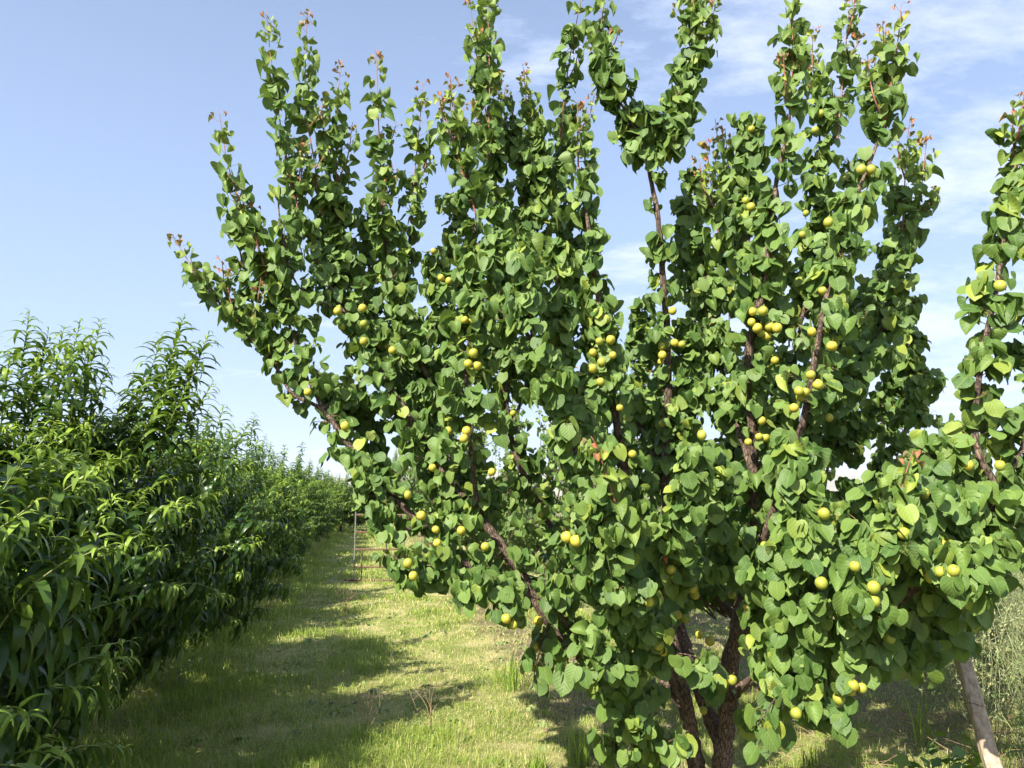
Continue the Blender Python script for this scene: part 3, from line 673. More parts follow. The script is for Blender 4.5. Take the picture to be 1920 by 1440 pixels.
# ------------------------------------------------------------------ apricot trees behind
def back_tree(seed, h=3.7, rad=1.7, nl=14):
    g0 = Geo(); gl = Geo(); gf = Geo(); rl = random.Random(seed)
    g0.tube([(0, 0, -0.05), (0.01, 0, 0.25), (0.0, 0.02, 0.5)], [0.085, 0.07, 0.06], 10, 0, 0.05)
    for i in range(nl):
        a = i * 2 * math.pi / nl + rl.uniform(-.3, .3); rr = rad * rl.uniform(0.35, 1.0); top = h * rl.uniform(0.72, 1.0) - 0.25 * rr
        c, s = math.cos(a), math.sin(a)
        pts = spline([(0, 0, 0.42), (c * rr * .35, s * rr * .35, 0.42 + top * .18), (c * rr * .75, s * rr * .75, top * .5), (c * rr, s * rr, top * .8), (c * rr * 1.05, s * rr * 1.05, top)], 0.06)
        g0.tube(pts, np.linspace(0.03, 0.004, len(pts)), 7, 0)
        branch_leaves(gl, g0, pts, 0.12, 0.92, 20, 0.24, 0.085, T_APL, per=6)
        e = pts[-1]; g0.tube([e, e + np.array([0.02, 0, 0.3]), e + np.array([0.0, 0, 0.55])], [0.004, .003, .001], 5, 0)
        shoot_leaves(gl, np.array([e, e + np.array([0.02, 0, 0.3]), e + np.array([0.0, 0, 0.55])]), 0, 0.07, T_APL, T_APL, dens=50)
        for k in range(2):     # low skirts
            a2 = a + rl.uniform(-.4, .4); c2, s2 = math.cos(a2), math.sin(a2); r2 = rad * rl.uniform(.6, .95)
            pts = spline([(c * rr * .3, s * rr * .3, 0.7), (c2 * r2 * .7, s2 * r2 * .7, 1.15), (c2 * r2, s2 * r2, rl.uniform(0.9, 1.7))], 0.06)
            g0.tube(pts, np.linspace(0.01, 0.003, len(pts)), 5, 0); branch_leaves(gl, g0, pts, 0.25, 1, 24, 0.2, 0.085, T_APL, per=6)
    return g0.build('trunk', [M_BARK]), gl.build('crown', [M_APR, M_PET])
BT = [back_tree(3), back_tree(8)]
bspots = [(1.98, 6.5, 0, .86, 'pale-stemmed apricot tree close behind the big fruiting one'),
          (1.38, 9.0, 1, .95, 'apricot tree seen between the trunks of the big one, second one behind it'),
          (-0.02, 12.2, 0, .95, 'apricot tree third in line behind the big one, its crown edge by the ladder'),
          (-0.9, 16.6, 1, 1, 'far apricot tree right behind the metal ladder frame'),
          (-1.7, 21, 0, 1, 'far apricot tree'), (-2.5, 25.5, 1, 1, 'far apricot tree'), (-3.4, 30, 0, 1, 'far apricot tree'), (-4.6, 36, 1, 1, 'far apricot tree'), (-5.6, 42, 0, 1, 'far apricot tree')]
for k, (x, y, v, s, lab) in enumerate(bspots):
    if lab == 'far apricot tree': lab = 'small distant apricot tree in the row mostly hidden behind the big one'
    t = thing('apricot_tree', (x, y, float(gz(x, y))), lab, 'tree', 'apricot trees in the right-hand row')
    t.rotation_euler.z = k * 1.7; t.scale = (s, s, s)
    new_obj('trunk', BT[v][0], t); new_obj('crown', BT[v][1], t)

# ------------------------------------------------------------------ peach trees
def peach_tree(seed, h, nsh, tm, tops=(), rad=1.05, per=34, top_h=1.9, lscale=1.0):
    r0 = np.random.default_rng(seed); g = Geo(); gl = Geo()
    g.tube([(0, 0, -0.05), (0.01, 0.01, 0.3), (0, 0, 0.55)], [0.075, 0.06, 0.06], 10, 0, 0.05)
    limbs = []
    for i in range(6):
        a = i * 1.05 + r0.normal(0, .2); c, s = math.cos(a), math.sin(a); rr = rad * r0.uniform(.5, .8)
        pts = spline([(0, 0, .5), (c * rr * .5, s * rr * .5, .95), (c * rr * .85, s * rr * .85, 1.5), (c * rr, s * rr, top_h)], 0.08)
        g.tube(pts, np.linspace(.035, .008, len(pts)), 7, 0); limbs.append(pts)
    LP = np.vstack(limbs); sh = []
    for i in range(nsh):
        u = r0.random(); a = r0.uniform(0, 2 * math.pi); z = 0.46 + (top_h - 0.30) * u ** 0.9
        rr = rad * math.sqrt(r0.uniform(.25, 1)) * (0.86 + 0.28 * math.sin(math.pi * min(1, u * .9 + .15))) * (1.0 if u < .8 else .75)
        e = np.array([math.cos(a) * rr, math.sin(a) * rr, z]); L = r0.uniform(.4, .75)
        upn = 0.25 + 1.1 * u
        d = nrm(np.array([math.cos(a) * .8, math.sin(a) * .8, upn]) + r0.normal(0, .25, 3))
        st = e - d * L * .55
        sh.append((st, st + d * L, 0.12 + 0.1 * (1 - u)))
    for (x, y, z0, z1) in tops:
        sh.append((np.array([x * .8, y * .8, z0]), np.array([x, y, z1]), 0.0))
    for (a_, b_, sag) in sh:
        m_ = (a_ + b_) / 2 + np.array([0, 0, sag * .5]); e_ = b_ + np.array([0, 0, -sag * .3])
        pts = spline([a_, m_, e_], 0.05); s, L = polyinfo(pts)
        g.tube(pts, np.linspace(.0045, .0015, len(pts)), 5, 1)
        nn = int(per * L / 0.6); t = 0.12 + 0.88 * (np.arange(nn) + r0.random(nn)) / nn
        A = sample(pts, s, t * L); T = nrm(pts[-1] - pts[0]); ph = np.arange(nn) * 2.4 + r0.normal(0, .4, nn)
        O = np.stack([np.cos(ph), np.sin(ph), np.zeros(nn)], -1); dt = (1 - t) * L
        young = np.clip(1 - dt / (0.13 + 0.12 * np.clip(pts[-1][2] - 1.3, 0, 1)), 0, 1)  # yellow young tips, run longer on high shoots to paint in sunlit tops
        lowz = np.clip(1.9 - A[:, 2], 0, 1); D = nrm(O * 0.85 + T * (0.5 + 0.9 * young)[:, None] + r0.normal(0, .2, (nn, 3)) + np.stack([0 * lowz, 0 * lowz, (.25 - .85 * lowz) * (1 - young)], -1))
        N = nrm(np.array([0, 0, 1.0]) + T * .35 - O * .1 + r0.normal(0, .2, (nn, 3)))
        sz = 0.172 * lscale * np.clip(.35 + dt * 4, .35, 1) * r0.uniform(.75, 1.1, nn)
        gl.leaves(tm, A, D, N, sz, r0.random(nn), np.clip(young * .75 + r0.random(nn) ** 5 * .3, 0, .95), 0, wid=1.15 - .45 * young)
    return g.build('trunk', [M_BARK, M_STEMG]), gl.build('crown', [M_PEA])
def local(px, py, D, base):
    p = at(px, py, D); return (p[0] - base[0], p[1] - base[1], p[2] - base[2])
PB = [(-2.35, 1.9), (-2.95, 4.3), (-3.15, 6.6), (-3.6, 8.9)]
def tops_for(k, lst):
    b = (PB[k][0], PB[k][1], 0); out = []
    for (px, py, D, py0) in lst:
        p = local(px, py, D, b); p0 = local(px, py0, D, b); out.append((p[0], p[1], p0[2], p[2]))
    return out
t0_ = tops_for(0, [(-60, 640, 3.0, 900), (-120, 560, 3.0, 900)])
t1_ = tops_for(1, [(55, 588, 4.3, 860), (90, 625, 4.4, 850), (120, 618, 4.6, 850), (150, 606, 4.3, 850), (190, 603, 4.5, 860), (75, 660, 4.2, 850), (170, 640, 4.2, 860), (130, 650, 4.0, 850), (20, 660, 4.0, 880), (200, 690, 4.4, 880), (-10, 640, 4.0, 880),
                   (345, 598, 4.6, 860), (305, 632, 4.7, 860), (392, 628, 4.6, 860), (330, 690, 4.5, 880), (370, 660, 4.6, 880), (280, 700, 4.6, 880), (355, 720, 4.4, 900), (400, 720, 4.5, 880), (310, 740, 4.4, 880), (250, 760, 4.5, 900)])
t2_ = tops_for(2, [(465, 795, 5.6, 900), (440, 800, 6.0, 900), (420, 760, 5.8, 900), (330, 640, 6.6, 850), (250, 700, 6.6, 850)])
t3_ = tops_for(3, [(510, 830, 8.6, 900), (490, 820, 8.8, 900), (470, 800, 8.8, 900)])
t0_ += [(-.9 + 1.1 * random.random(), -1.0 + .9 * random.random(), 1.7, random.uniform(2.9, 3.5)) for _ in range(26)]  # tall shoots added out of view so their shade reaches the near lane
P0 = peach_tree(21, 0, 380, T_PH, t0_, rad=1.10, per=44, top_h=1.75)
P1 = peach_tree(22, 0, 460, T_PH, t1_, rad=1.06, per=46, top_h=1.75)
P2 = peach_tree(23, 0, 360, T_PH, t2_, rad=1.03, per=40, top_h=1.8)
rt = [(math.cos(a) * .5, math.sin(a) * .5, 1.8, 2.38 + .40 * math.sin(a * 3)) for a in np.arange(0, 6.2, .6)]
P3 = peach_tree(24, 0, 330, T_PL, rt, rad=1.0, per=38, top_h=1.8)
P4 = peach_tree(25, 0, 300, T_PL, rt, rad=1.0, per=34, top_h=1.8, lscale=1.1)
plabs = ['nearest peach tree, cut off by the left picture edge, dark hanging leaves low down',
         'peach tree with two tall bushy tops against the sky, left of the grass alley',
         'peach tree whose single arching shoot stands out right of the two tall tops']
sp = [(PB[0], P0, 0), (PB[1], P1, 0), (PB[2], P2, 0)]
behind = [((-2.5, -0.4), 1.3), ((-2.1, -2.8), 2.9)]
y = 8.9; k = 0
while y < 62:
    sp.append(((-2.35 + (.12 * math.sin(k * 2.1)) - .177 * y, y), (P3, P4)[k % 2], k * 1.9 + .4)); y += 2.35 if y < 30 else 2.7; k += 1
sp += [(b_, P3, r_) for b_, r_ in behind] + [((-7.3, 33.5), P4, .7), ((-6.0, 34.5), P3, 2.2), ((-4.8, 35.0), P4, 4.1)]
for k, (b, P, rz) in enumerate(sp):
    lab = plabs[k] if k < 3 else 'peach tree closing off the far end of the grass alley' if b[1] > 33 and b[0] > -7.5 else ('fourth peach tree along the alley, its sunny top just right of the arching shoot' if k == 3 else 'peach tree in the receding hedge-like row on the left of the alley')
    t = thing('peach_tree', (b[0], b[1], float(gz(*b))), lab, 'tree', 'peach trees in the left-hand row'); t.rotation_euler.z = rz
    if k > 2: s = .93 + .12 * ((k * 37) % 10) / 10; t.scale = (s, s, s)
    new_obj('trunk', P[0], t); new_obj('crown', P[1], t)

# ------------------------------------------------------------------ grass
def grass_mat():
    m, k, out = mat('grass_blade'); rn = attr(k, 'rnd'); dry = attr(k, 'age')
    g = k.mix(rn, (0.13, 0.26, 0.025), (0.33, 0.44, 0.055)); d = k.mix(rn, (0.52, 0.47, 0.17), (0.70, 0.62, 0.33))
    c = k.mix(dry, g, d); p = k.n('ShaderNodeBsdfPrincipled'); k.l(c, p.inputs['Base Color']); p.inputs['Roughness'].default_value = 0.6; p.inputs['Specular IOR Level'].default_value = 0.3
    tr = k.n('ShaderNodeBsdfTranslucent'); k.l(k.mix(0.3, c, (0.4, 0.5, 0.05)), tr.inputs[0]); ms = k.n('ShaderNodeMixShader'); ms.inputs[0].default_value = .3
    k.l(p.outputs[0], ms.inputs[1]); k.l(tr.outputs[0], ms.inputs[2]); k.l(ms.outputs[0], out.inputs[0]); return m
M_GRASS = grass_mat()
class VN:   # value noise
    def __init__(s, seed): s.g = np.random.default_rng(seed).random((64, 64))
    def __call__(s, x, y, sc):
        x = x * sc; y = y * sc; xi = np.floor(x).astype(int); yi = np.floor(y).astype(int); fx = x - xi; fy = y - yi
        fx = fx * fx * (3 - 2 * fx); fy = fy * fy * (3 - 2 * fy); G = s.g
        a = G[xi % 64, yi % 64]; b = G[(xi + 1) % 64, yi % 64]; c = G[xi % 64, (yi + 1) % 64]; d = G[(xi + 1) % 64, (yi + 1) % 64]
        return (a * (1 - fx) + b * fx) * (1 - fy) + (c * (1 - fx) + d * fx) * fy
vn = [VN(i) for i in range(5)]
def blades(x, y, h, wd, lean, dry, rnd):
    n = len(x); z = gz(x, y) - 0.004; a = rng.uniform(0, 2 * np.pi, n); ld = np.stack([np.cos(a), np.sin(a), np.zeros(n)], -1)
    b = a + np.pi / 2 + rng.normal(0, .5, n); wv = np.stack([np.cos(b), np.sin(b), np.zeros(n)], -1) * (wd / 2)[:, None]
    P = np.stack([x, y, z], -1); up = np.array([0, 0, 1.0])
    m_ = P + ld * (h * lean * .35)[:, None] + up * (h * .58 * np.sqrt(np.clip(1 - lean ** 2 * .5, .1, 1)))[:, None]
    t_ = P + ld * (h * lean)[:, None] + up * (h * np.clip(1 - lean * .65, .12, 1))[:, None]
    V = np.stack([P - wv, P + wv, m_ - wv * .8, m_ + wv * .8, t_], 1)
    f = (np.arange(n)[:, None] * 5 + np.array([0, 1, 3, 2, 2, 3, 4])[None]).reshape(-1)
    return V, f, np.tile([4, 3], n), np.repeat(rnd, 5), np.repeat(dry, 5)
gg = Geo()
def scatter(N, r0, r1, a0, a1, pw=1.0):
    u = rng.random(N); r = (r0 ** (2 - pw) + u * (r1 ** (2 - pw) - r0 ** (2 - pw))) ** (1 / (2 - pw)) if abs(pw - 2) > 1e-6 else r0 * (r1 / r0) ** u
    a = rng.uniform(a0, a1, N); return r * np.sin(a), r * np.cos(a), r
def fields(x, y):
    off = alley_off(x, y)
    lush = 0.55 * vn[0](x, y, 1.3) + 0.3 * vn[1](x, y, 3.4) + 0.15 * vn[2](x, y, 9)
    bare = np.exp(-((off + 2.8) / .45) ** 2) + .8 * np.exp(-((off - 1.75) / .38) ** 2) + .8 * np.clip((off - 2.7) / .5, 0, 1)
    bare = np.clip(bare + 0.25 * (vn[3](x, y, 2.2) - .5), 0, 1)
    left = np.exp(-((off + 1.65) / .5) ** 2)
    return off, lush, bare, left
x, y, r = scatter(520000, 3.6, 46, R(-40), R(38), 1.75)
off, lush, bare, left = fields(x, y)
keep = (rng.random(len(x)) > bare * .85) & (off > -4.5) & (rng.random(len(x)) < .45 + .9 * lush + .5 * left); x, y, r, off, lush, bare, left = [q_[keep] for q_ in (x, y, r, off, lush, bare, left)]
n = len(x); g_ = np.clip((lush - .38) * 3.2 + left * .7 - .75 * np.exp(-((off - 1.35) / .45) ** 2), 0, 1)
h = (.032 + .065 * g_ + .045 * left) * rng.uniform(.5, 1.5, n) * (1 + .012 * r) * (.55 + .95 * vn[4](x, y, 7.0))
dry = np.clip((rng.random(n) < (.38 - .34 * g_)).astype(float) * rng.uniform(.6, 1, n) + rng.random(n) * .25, 0, 1)
gg.add(*blades(x, y, h, (.0020 + .0022 * rng.random(n)) * np.clip(r / 5.0, .8, 9), rng.uniform(.15, 1.25, n), dry, rng.random(n))[:3], 0,
       *[None] * 2) if False else None
b = blades(x, y, h, (.0020 + .0022 * rng.random(n)) * np.clip(r / 5.0, .8, 9), rng.uniform(.15, 1.25, n), dry, rng.random(n)); gg.add(b[0], b[1], b[2], 0, b[3], b[4])
# lying straw
x, y, r = scatter(90000, 3.6, 30, R(-40), R(38), 1.8); off, lush, bare, left = fields(x, y)
k_ = off > -4.5; x, y, r = x[k_], y[k_], r[k_]; n = len(x)
b = blades(x, y, rng.uniform(.05, .11, n) * .9, .0024 * np.clip(r / 5, .8, 8), np.full(n, 1.0) * rng.uniform(.95, 1.4, n), rng.uniform(.75, 1, n), rng.random(n)); gg.add(b[0], b[1], b[2], 0, b[3], b[4])
new_obj('grass', gg.build('grass', [M_GRASS], smooth=False), kind='stuff')
print('grass faces', sum(len(a) for a in gg.lt))

# ------------------------------------------------------------------ weeds (field on the right and under the rows)
T_W = peach_templates(2, 1.6); T_W2 = peach_templates(4, 2.2)
wg = Geo()
def weed_plants(X, Y, H, dry, bushy=1.0):
    for x_, y_, h_, dq in zip(X, Y, H, dry):
        z_ = float(gz(x_, y_)); ns = int(rng.integers(3, 7))
        for s_ in range(ns):
            e = np.array([x_, y_, z_]) + np.array([*(rng.normal(0, .22, 2) * h_), h_ * rng.uniform(.6, 1.05)])
            b0 = np.array([x_, y_, z_ - .01]) + np.array([*rng.normal(0, .02, 2), 0])
            md = (b0 + e) / 2 + np.array([*rng.normal(0, .04, 2), .05 * h_])
            wg.needles(np.stack([b0, md]), np.stack([md, e]), .0028, 1)
            nb = int(9 * h_ * bushy) + 2; t = rng.uniform(.25, 1, nb); A = np.where(t[:, None] < .5, b0 + (md - b0) * (t * 2)[:, None], md + (e - md) * ((t - .5) * 2)[:, None])
            dd = nrm(rng.normal(0, 1, (nb, 3)) * np.array([1, 1, .3]) + np.array([0, 0, .9])); B = A + dd * (.16 * h_ * rng.uniform(.4, 1.2, nb))[:, None]
            wg.needles(A, B, .0014, 1)
            m2 = nb * 7; ii = rng.integers(0, nb, m2); f_ = rng.random(m2); P = A[ii] + (B - A)[ii] * f_[:, None]
            D = nrm(rng.normal(0, 1, (m2, 3)) + np.array([0, 0, .6])); N = nrm(rng.normal(0, 1, (m2, 3)) + np.array([0, 0, .8]) + SUN * .3)
            wg.leaves(T_W, P, D, nrm(N - (N * D).sum(1, keepdims=True) * D), rng.uniform(.014, .035, m2), rng.random(m2), np.clip(dq + rng.normal(0, .15, m2), 0, 1), 0)
N = 520
yy = rng.uniform(3.6, 13, N); xx = yy * rng.uniform(.50, .95, N); hh = rng.uniform(.5, 1.1, N) * np.clip((xx - 1.7) / 1.3, .2, 1.25)
kk = (xx > 2.3) & ((xx > 3.0) | (yy > 5.2) | (rng.random(N) < .35)); weed_plants(xx[kk], yy[kk], hh[kk], rng.choice([.0, .0, .1, .5], kk.sum()))
N = 170; yy = rng.uniform(11, 26, N); xx = yy * rng.uniform(.1, .75, N); weed_plants(xx, yy, rng.uniform(.6, 1.25, N), rng.choice([.1, .5, .8], N), .8)
N = 190; yy = rng.uniform(4.6, 30, N); xx = -1.85 + rng.normal(0, .22, N) - .177 * yy; weed_plants(xx, yy, rng.uniform(.12, .42, N), rng.choice([.0, .1, .8, .95], N), .8)
N = 40; yy = rng.uniform(5.5, 16, N); xx = 1.9 + rng.normal(0, .3, N) - .177 * yy; weed_plants(xx, yy, rng.uniform(.1, .25, N), rng.choice([.1, .8, .95], N), .7)
new_obj('weeds', wg.build('weeds', [M_WEED, M_WSTEM]), kind='stuff')

fl_ = Geo(); N = 450
yy = rng.uniform(3.6, 22, N); xx = np.where(rng.random(N) < .5, -2.2, 1.75) + rng.normal(0, .4, N) - .177 * yy
P = np.stack([xx, yy, gz(xx, yy) + .012 + .03 * rng.random(N)], -1); D = nrm(rng.normal(0, 1, (N, 3)) * np.array([1, 1, .25])); Nn = nrm(np.array([0, 0, 1.0]) + rng.normal(0, .45, (N, 3)))
fl_.leaves(T_APL + T_APRC, P, D, nrm(Nn - (Nn * D).sum(1, keepdims=True) * D), rng.uniform(.02, .055, N), rng.random(N) * .5, rng.uniform(.75, 1, N), 0)
new_obj('fallen_leaves', fl_.build('fallen_leaves', [M_WEED]), kind='stuff')
bw = Geo(); N = 420
yy = 3.9 + 14 * rng.random(N) ** 1.6; xx = rng.uniform(-2.1, 2.2, N) - .177 * yy
for x_, y_ in zip(xx, yy):
    m2 = int(rng.integers(5, 10)); a = rng.uniform(0, 6.28, m2); r_ = rng.uniform(.03, .07)
    D = nrm(np.stack([np.cos(a), np.sin(a), rng.uniform(.15, .9, m2)], -1)); P = np.tile([x_, y_, float(gz(x_, y_)) + .01], (m2, 1)); Nn = np.tile([0, 0, 1.0], (m2, 1))
    bw.leaves(T_W2, P, D, nrm(Nn - (Nn * D).sum(1, keepdims=True) * D), r_ * rng.uniform(.7, 1.5, m2) * 1.3, rng.random(m2), rng.random(m2) * .3, 0)
new_obj('broadleaf_weeds', bw.build('broadleaf_weeds', [M_WEED]), kind='stuff')
# debris: dead stalks on the dark soil to the right and under the peach row
dg = Geo(); N = 900
xx = rng.uniform(1.6, 4.2, N); yy = rng.uniform(3.4, 6.2, N); N2 = 500; x2 = -2.5 + rng.normal(0, .35, N2); y2 = rng.uniform(3, 9, N2); x2 = x2 - .177 * y2
xx = np.concatenate([xx, x2]); yy = np.concatenate([yy, y2]); zz_ = gz(xx, yy); a = rng.uniform(0, 6.28, len(xx)); ln = rng.uniform(.05, .32, len(xx))
A = np.stack([xx, yy, zz_ + rng.uniform(.0, .05, len(xx))], -1); B = A + np.stack([np.cos(a) * ln, np.sin(a) * ln, rng.uniform(-.01, .10, len(xx)) * 1.0], -1)
dg.needles(A, B, rng.uniform(.0012, .0032, len(xx)), 0)
new_obj('debris', dg.build('debris', [M_STALK]), kind='stuff')

# ------------------------------------------------------------------ prop post, ladder, small plants
pb = at(1880, 1500, 3.3); pt = at(1783, 1160, 3.75)
pbz = float(gz(pb[0], pb[1])); dirp = pt - pb; pb = pb + dirp * ((pbz - .05 - pb[2]) / dirp[2]); pt = pt + dirp * 0.10
po = thing('prop_post', (pb[0], pb[1], pbz), 'square weathered grey-brown post leaning into the right branches of the apricot tree', 'post')
import bmesh
def box_beam(p0, p1, wx, wy, seg=10, bev=.006, jit=.0015, m=M_POST, name='beam', off=(0, 0, 0)):
    p0 = Vector(p0); p1 = Vector(p1); d = (p1 - p0); L = d.length; qr = d.to_track_quat('Z', 'Y'); bm = bmesh.new(); rings = []
    prof = [(-wx/2 + bev, -wy/2), (wx/2 - bev, -wy/2), (wx/2, -wy/2 + bev), (wx/2, wy/2 - bev), (wx/2 - bev, wy/2), (-wx/2 + bev, wy/2), (-wx/2, wy/2 - bev), (-wx/2, -wy/2 + bev)]
    for i in range(seg + 1):
        rings.append([bm.verts.new(Vector(off) * -1 + p0 + qr @ Vector((a + random.gauss(0, jit), b_ + random.gauss(0, jit), L * i / seg))) for a, b_ in prof])
    for i in range(seg):
        for j in range(8): bm.faces.new((rings[i][j], rings[i][(j + 1) % 8], rings[i + 1][(j + 1) % 8], rings[i + 1][j]))
    bm.faces.new(rings[0][::-1]); bm.faces.new(rings[-1]); me = bpy.data.meshes.new(name); bm.to_mesh(me); bm.free(); me.materials.append(m); return me
new_obj('post_shaft', box_beam(pb, pt, .060, .050, 22, .007, .0016, M_POST, 'post_shaft', (pb[0], pb[1], pbz)), po)
gw = Geo()
for f_ in (.36, .66):
    c_ = pb + (pt - pb) * f_; th = np.linspace(0, 2 * np.pi, 25); 
    gw.tube(np.stack([c_[0] + 0.043 * np.cos(th), c_[1] + .040 * np.sin(th), c_[2] + .008 * np.sin(th * 2)], -1), .0014, 5, 0)
new_obj('wire_tie', gw.build('wire_tie', [M_RUST], off=(pb[0], pb[1], pbz)), po)

LB = at(664, 1066, 14.8); LB[2] = float(gz(LB[0], LB[1]))
la = thing('orchard_ladder', tuple(LB), 'thin metal orchard ladder frame standing in the alley behind the left apricot leaves', 'ladder')
def bar(nm, pts, r, m):
    g = Geo(); g.tube(pts, r, 6, 0); new_obj(nm, g.build(nm, [m], smooth=False), la)
H = 2.3
bar('side_rail', [(0, 0, 0), (.0, 0, H)], .014, M_METAL); bar('side_rail', [(.95, 0, 0), (.85, 0, H)], .016, M_METAL)
for z_ in (.28, .60, .92, 1.24, 1.56, 1.88): bar('rung', [(0, .0, z_), (.95 - .1 * z_ / H, 0, z_)], .016, M_RUST)
bar('foot_bar', [(-.18, -.02, .04), (1.1, -.02, .04)], .018, M_RUST)
bar('brace', [(-.42, -.5, -.02), (0.0, 0, .42)], .010, M_METAL); bar('centre_post', [(.12, .1, -.02), (.12, .1, .62)], .014, M_RUST)
bar('rear_leg', [(.45, 1.2, 0), (.45, .03, H)], .016, M_METAL)

def dry_plant(px, py, h, n, lab, spread=.5, seedhead=False, green=False):
    D0 = 8.0
    ray = at(px, py, 1.0) - np.array([0, 0, CAMH]); k = CAMH / -ray[2]; p = np.array([0, 0, CAMH]) + ray * k; p[2] = float(gz(p[0], p[1]))
    g = Geo()
    for i in range(n):
        e = np.array([*(rng.normal(0, spread * h * .6, 2)), h * rng.uniform(.6, 1)]); md = e * .5 + np.array([*rng.normal(0, .03, 2), .06 * h])
        pts = spline([(0, 0, -.01), md, e], .05); g.tube(pts, np.linspace(.0028, .0012, len(pts)), 4, 0)
        for j in range(4):
            q0 = pts[int(len(pts) * rng.uniform(.3, .95)) % len(pts)]; q1 = q0 + np.array([*rng.normal(0, .06, 2), rng.uniform(.03, .1)]) * (h / .4); g.tube(spline([q0, q1], .05), [.0012] * len(spline([q0, q1], .05)), 3, 0)
            if seedhead or rng.random() < .4:
                m2 = 10 if seedhead else 4; P = q1 + rng.normal(0, .012, (m2, 3)); D = nrm(rng.normal(0, 1, (m2, 3))); g.leaves(T_W, P, D, nrm(np.cross(D, rng.normal(0, 1, (m2, 3)))), rng.uniform(.012, .025, m2), rng.random(m2), np.full(m2, .9 if not green else .1), 1)
    o = new_obj('dry_weed', g.build('dry_weed', [M_STALK if not green else M_STEMG, M_WEED])); o.location = tuple(p); o['label'] = lab; o['category'] = 'weed'; o['group'] = 'single weeds on the grass alley'
dry_plant(648, 1150, .42, 9, 'bare brownish weed stalks in the shade band in the middle of the grass alley')
dry_plant(810, 1370, .42, 5, 'thin dry branching stalks on the grass just left of the apricot trunks, nearest pair', .35)
dry_plant(690, 1370, .34, 7, 'low wiry branching weed on the near grass, left of the taller dry stalks', .7)
dry_plant(418, 1170, .75, 5, 'tall reddish seed-headed weed at the foot of the peach row', .18, True)
dry_plant(500, 1150, .3, 9, 'short clump of red-brown dead stems beside the peach row', .6)
dry_plant(480, 1385, .26, 2, 'two short dark dead stems sticking up from the near grass', .2)

def tuft(px, py, h, n, lab, wd=.008):
    ray = at(px, py, 1.0) - np.array([0, 0, CAMH]); k = CAMH / -ray[2]; p = np.array([0, 0, CAMH]) + ray * k; p[2] = float(gz(p[0], p[1]))
    V = []; f = []; lt = []; g = Geo()
    for i in range(n):
        a = rng.uniform(0, 6.28); hh_ = h * rng.uniform(.5, 1); ln_ = rng.uniform(.1, .6); d = np.array([math.cos(a), math.sin(a), 0]); wv = np.array([-math.sin(a), math.cos(a), 0])
        b0 = np.array([*rng.normal(0, .03, 2), -.01]); seg = 5; vs = []
        for s_ in range(seg + 1):
            t = s_ / seg; c_ = b0 + d * ln_ * hh_ * t * t + np.array([0, 0, hh_ * (t - .28 * ln_ * t * t)]); ww = wd * (1 - t ** 2) * .5 + .0003; vs += [c_ - wv * ww, c_ + wv * ww]
        fc = []
        for s_ in range(seg): fc += [2 * s_, 2 * s_ + 1, 2 * s_ + 3, 2 * s_ + 2]
        r_ = rng.random(); g.add(np.array(vs), fc, [4] * seg, 0, np.full(len(vs), r_), np.full(len(vs), .15 * r_))
    o = new_obj('grass_tuft', g.build('grass_tuft', [M_GRASS])); o.location = tuple(p); o['label'] = lab; o['category'] = 'grass tuft'; o['group'] = 'tall grass tufts'
tuft(430, 1210, .62, 26, 'tall broad-bladed grass tuft at the edge of the peach row', .012)
tuft(958, 1300, .42, 22, 'light green grass tuft just left of the lowest hanging apricots', .008)
tuft(1085, 1430, .30, 60, 'lush bright green tuft at the bottom edge, left of the apricot trunks', .007)
tuft(1010, 1445, .22, 50, 'low green tuft at the bottom edge, farther left of the trunks', .006)
tuft(1520, 1445, .25, 50, 'green tuft below the lowest right-hand apricot leaves', .006)
tuft(1730, 1400, .38, 16, 'narrow dry-tipped grass clump on the dark soil beside the leaning post', .009)

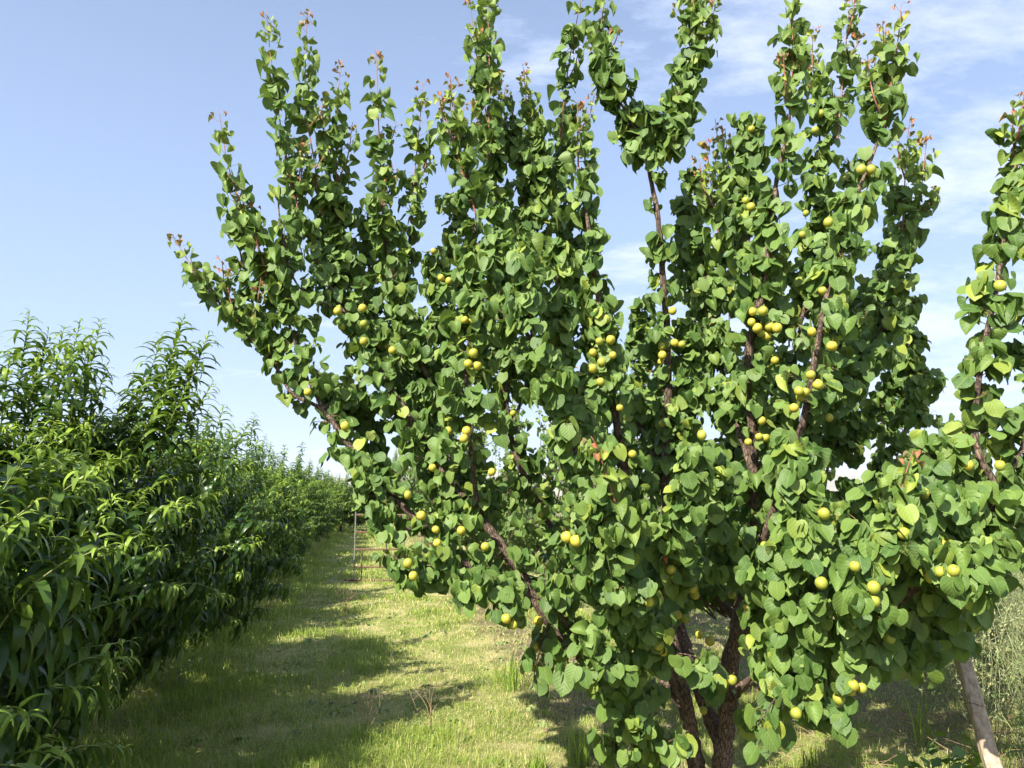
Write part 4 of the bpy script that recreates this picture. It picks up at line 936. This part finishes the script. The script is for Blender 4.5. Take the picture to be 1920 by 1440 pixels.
# young grape vine by the post
def vine(px, py, D, h, lab):
    p = at(px, py, D); p[2] = float(gz(p[0], p[1])); root = thing('young_vine', tuple(p), lab, 'plant')
    out = []
    for k in range(3):
        fold = rr_.uniform(.05, .2); vs = []; n = 10; lob = [.62, .5, .95, .6, 1.0, .6, .95, .5, .62]
        angs = np.linspace(-2.5, 2.5, 9); V = [(0, 0.05, 0)]; 
        for a, l in zip(angs, lob): V.append((math.sin(a) * l * .6, .05 + math.cos(a) * l * .6 + .35, fold * abs(math.sin(a)) * l - .1 * l * l))
        fc = []; 
        for j in range(1, 9): fc += [0, j, j + 1]
        fc = np.array(fc); out.append((np.array(V), fc, np.full(8, 3), np.array([(0.5 + V[i][0] * .5, V[i][1]) for i in fc])))
    g = Geo(); gl = Geo()
    for s_ in range(4):
        e = np.array([*rng.normal(0, .12, 2), h * rng.uniform(.7, 1.05)]); pts = spline([(0, 0, 0), e * .5 + np.array([*rng.normal(0, .05, 2), 0]), e], .04)
        g.tube(pts, np.linspace(.005, .002, len(pts)), 5, 0); n = 20; t = rng.uniform(.15, 1, n); s, L = polyinfo(pts); A = sample(pts, s, t * L)
        O = nrm(rng.normal(0, 1, (n, 3)) * np.array([1, 1, .2])); P = A + O * .05; D_ = nrm(O * .7 + np.array([0, 0, -.5])); N_ = nrm(np.array([0, 0, 1]) + O * .6 + rng.normal(0, .2, (n, 3)))
        gl.needles(A, P, .0012, 1); gl.leaves(out, P, D_, nrm(N_ - (N_ * D_).sum(1, keepdims=True) * D_), rng.uniform(.06, .11, n), rng.random(n), np.clip(t - .75, 0, 1) * 1.5, 0)
    new_obj('stem', g.build('stem', [M_STEMG]), root); new_obj('leaves', gl.build('leaves', [M_VINE, M_STEMG]), root)
vine(1790, 1400, 4.0, .42, 'young grape vine with lobed leaves on the dark soil left of the leaning post')
vine(1100, 1420, 4.4, .16, 'tiny yellow-green vine seedling on the grass left of the apricot trunks')
print('script done')

# ------------------------------------------------------------------ haze
hz = bpy.data.meshes.new('haze'); X0, X1, Y0, Y1, Z0, Z1 = -9500, 9500, -9500, 12500, -5, 240
hv = [(x, y, z) for z in (Z0, Z1) for y in (Y0, Y1) for x in (X0, X1)]
hz.from_pydata(hv, [], [(0, 2, 3, 1), (4, 5, 7, 6), (0, 1, 5, 4), (2, 6, 7, 3), (0, 4, 6, 2), (1, 3, 7, 5)])
hm = bpy.data.materials.new('haze'); hm.use_nodes = True; hm.node_tree.nodes.clear(); k = NT(hm.node_tree)
pv = k.n('ShaderNodeVolumePrincipled'); pv.inputs['Color'].default_value = (0.86, 0.90, 1.0, 1); pv.inputs['Density'].default_value = 0.9e-4; pv.inputs['Anisotropy'].default_value = 0.0
oo = k.n('ShaderNodeOutputMaterial'); k.l(pv.outputs[0], oo.inputs['Volume']); hz.materials.append(hm)
new_obj('haze', hz, kind='stuff')
SC.cycles.volume_bounces = 1
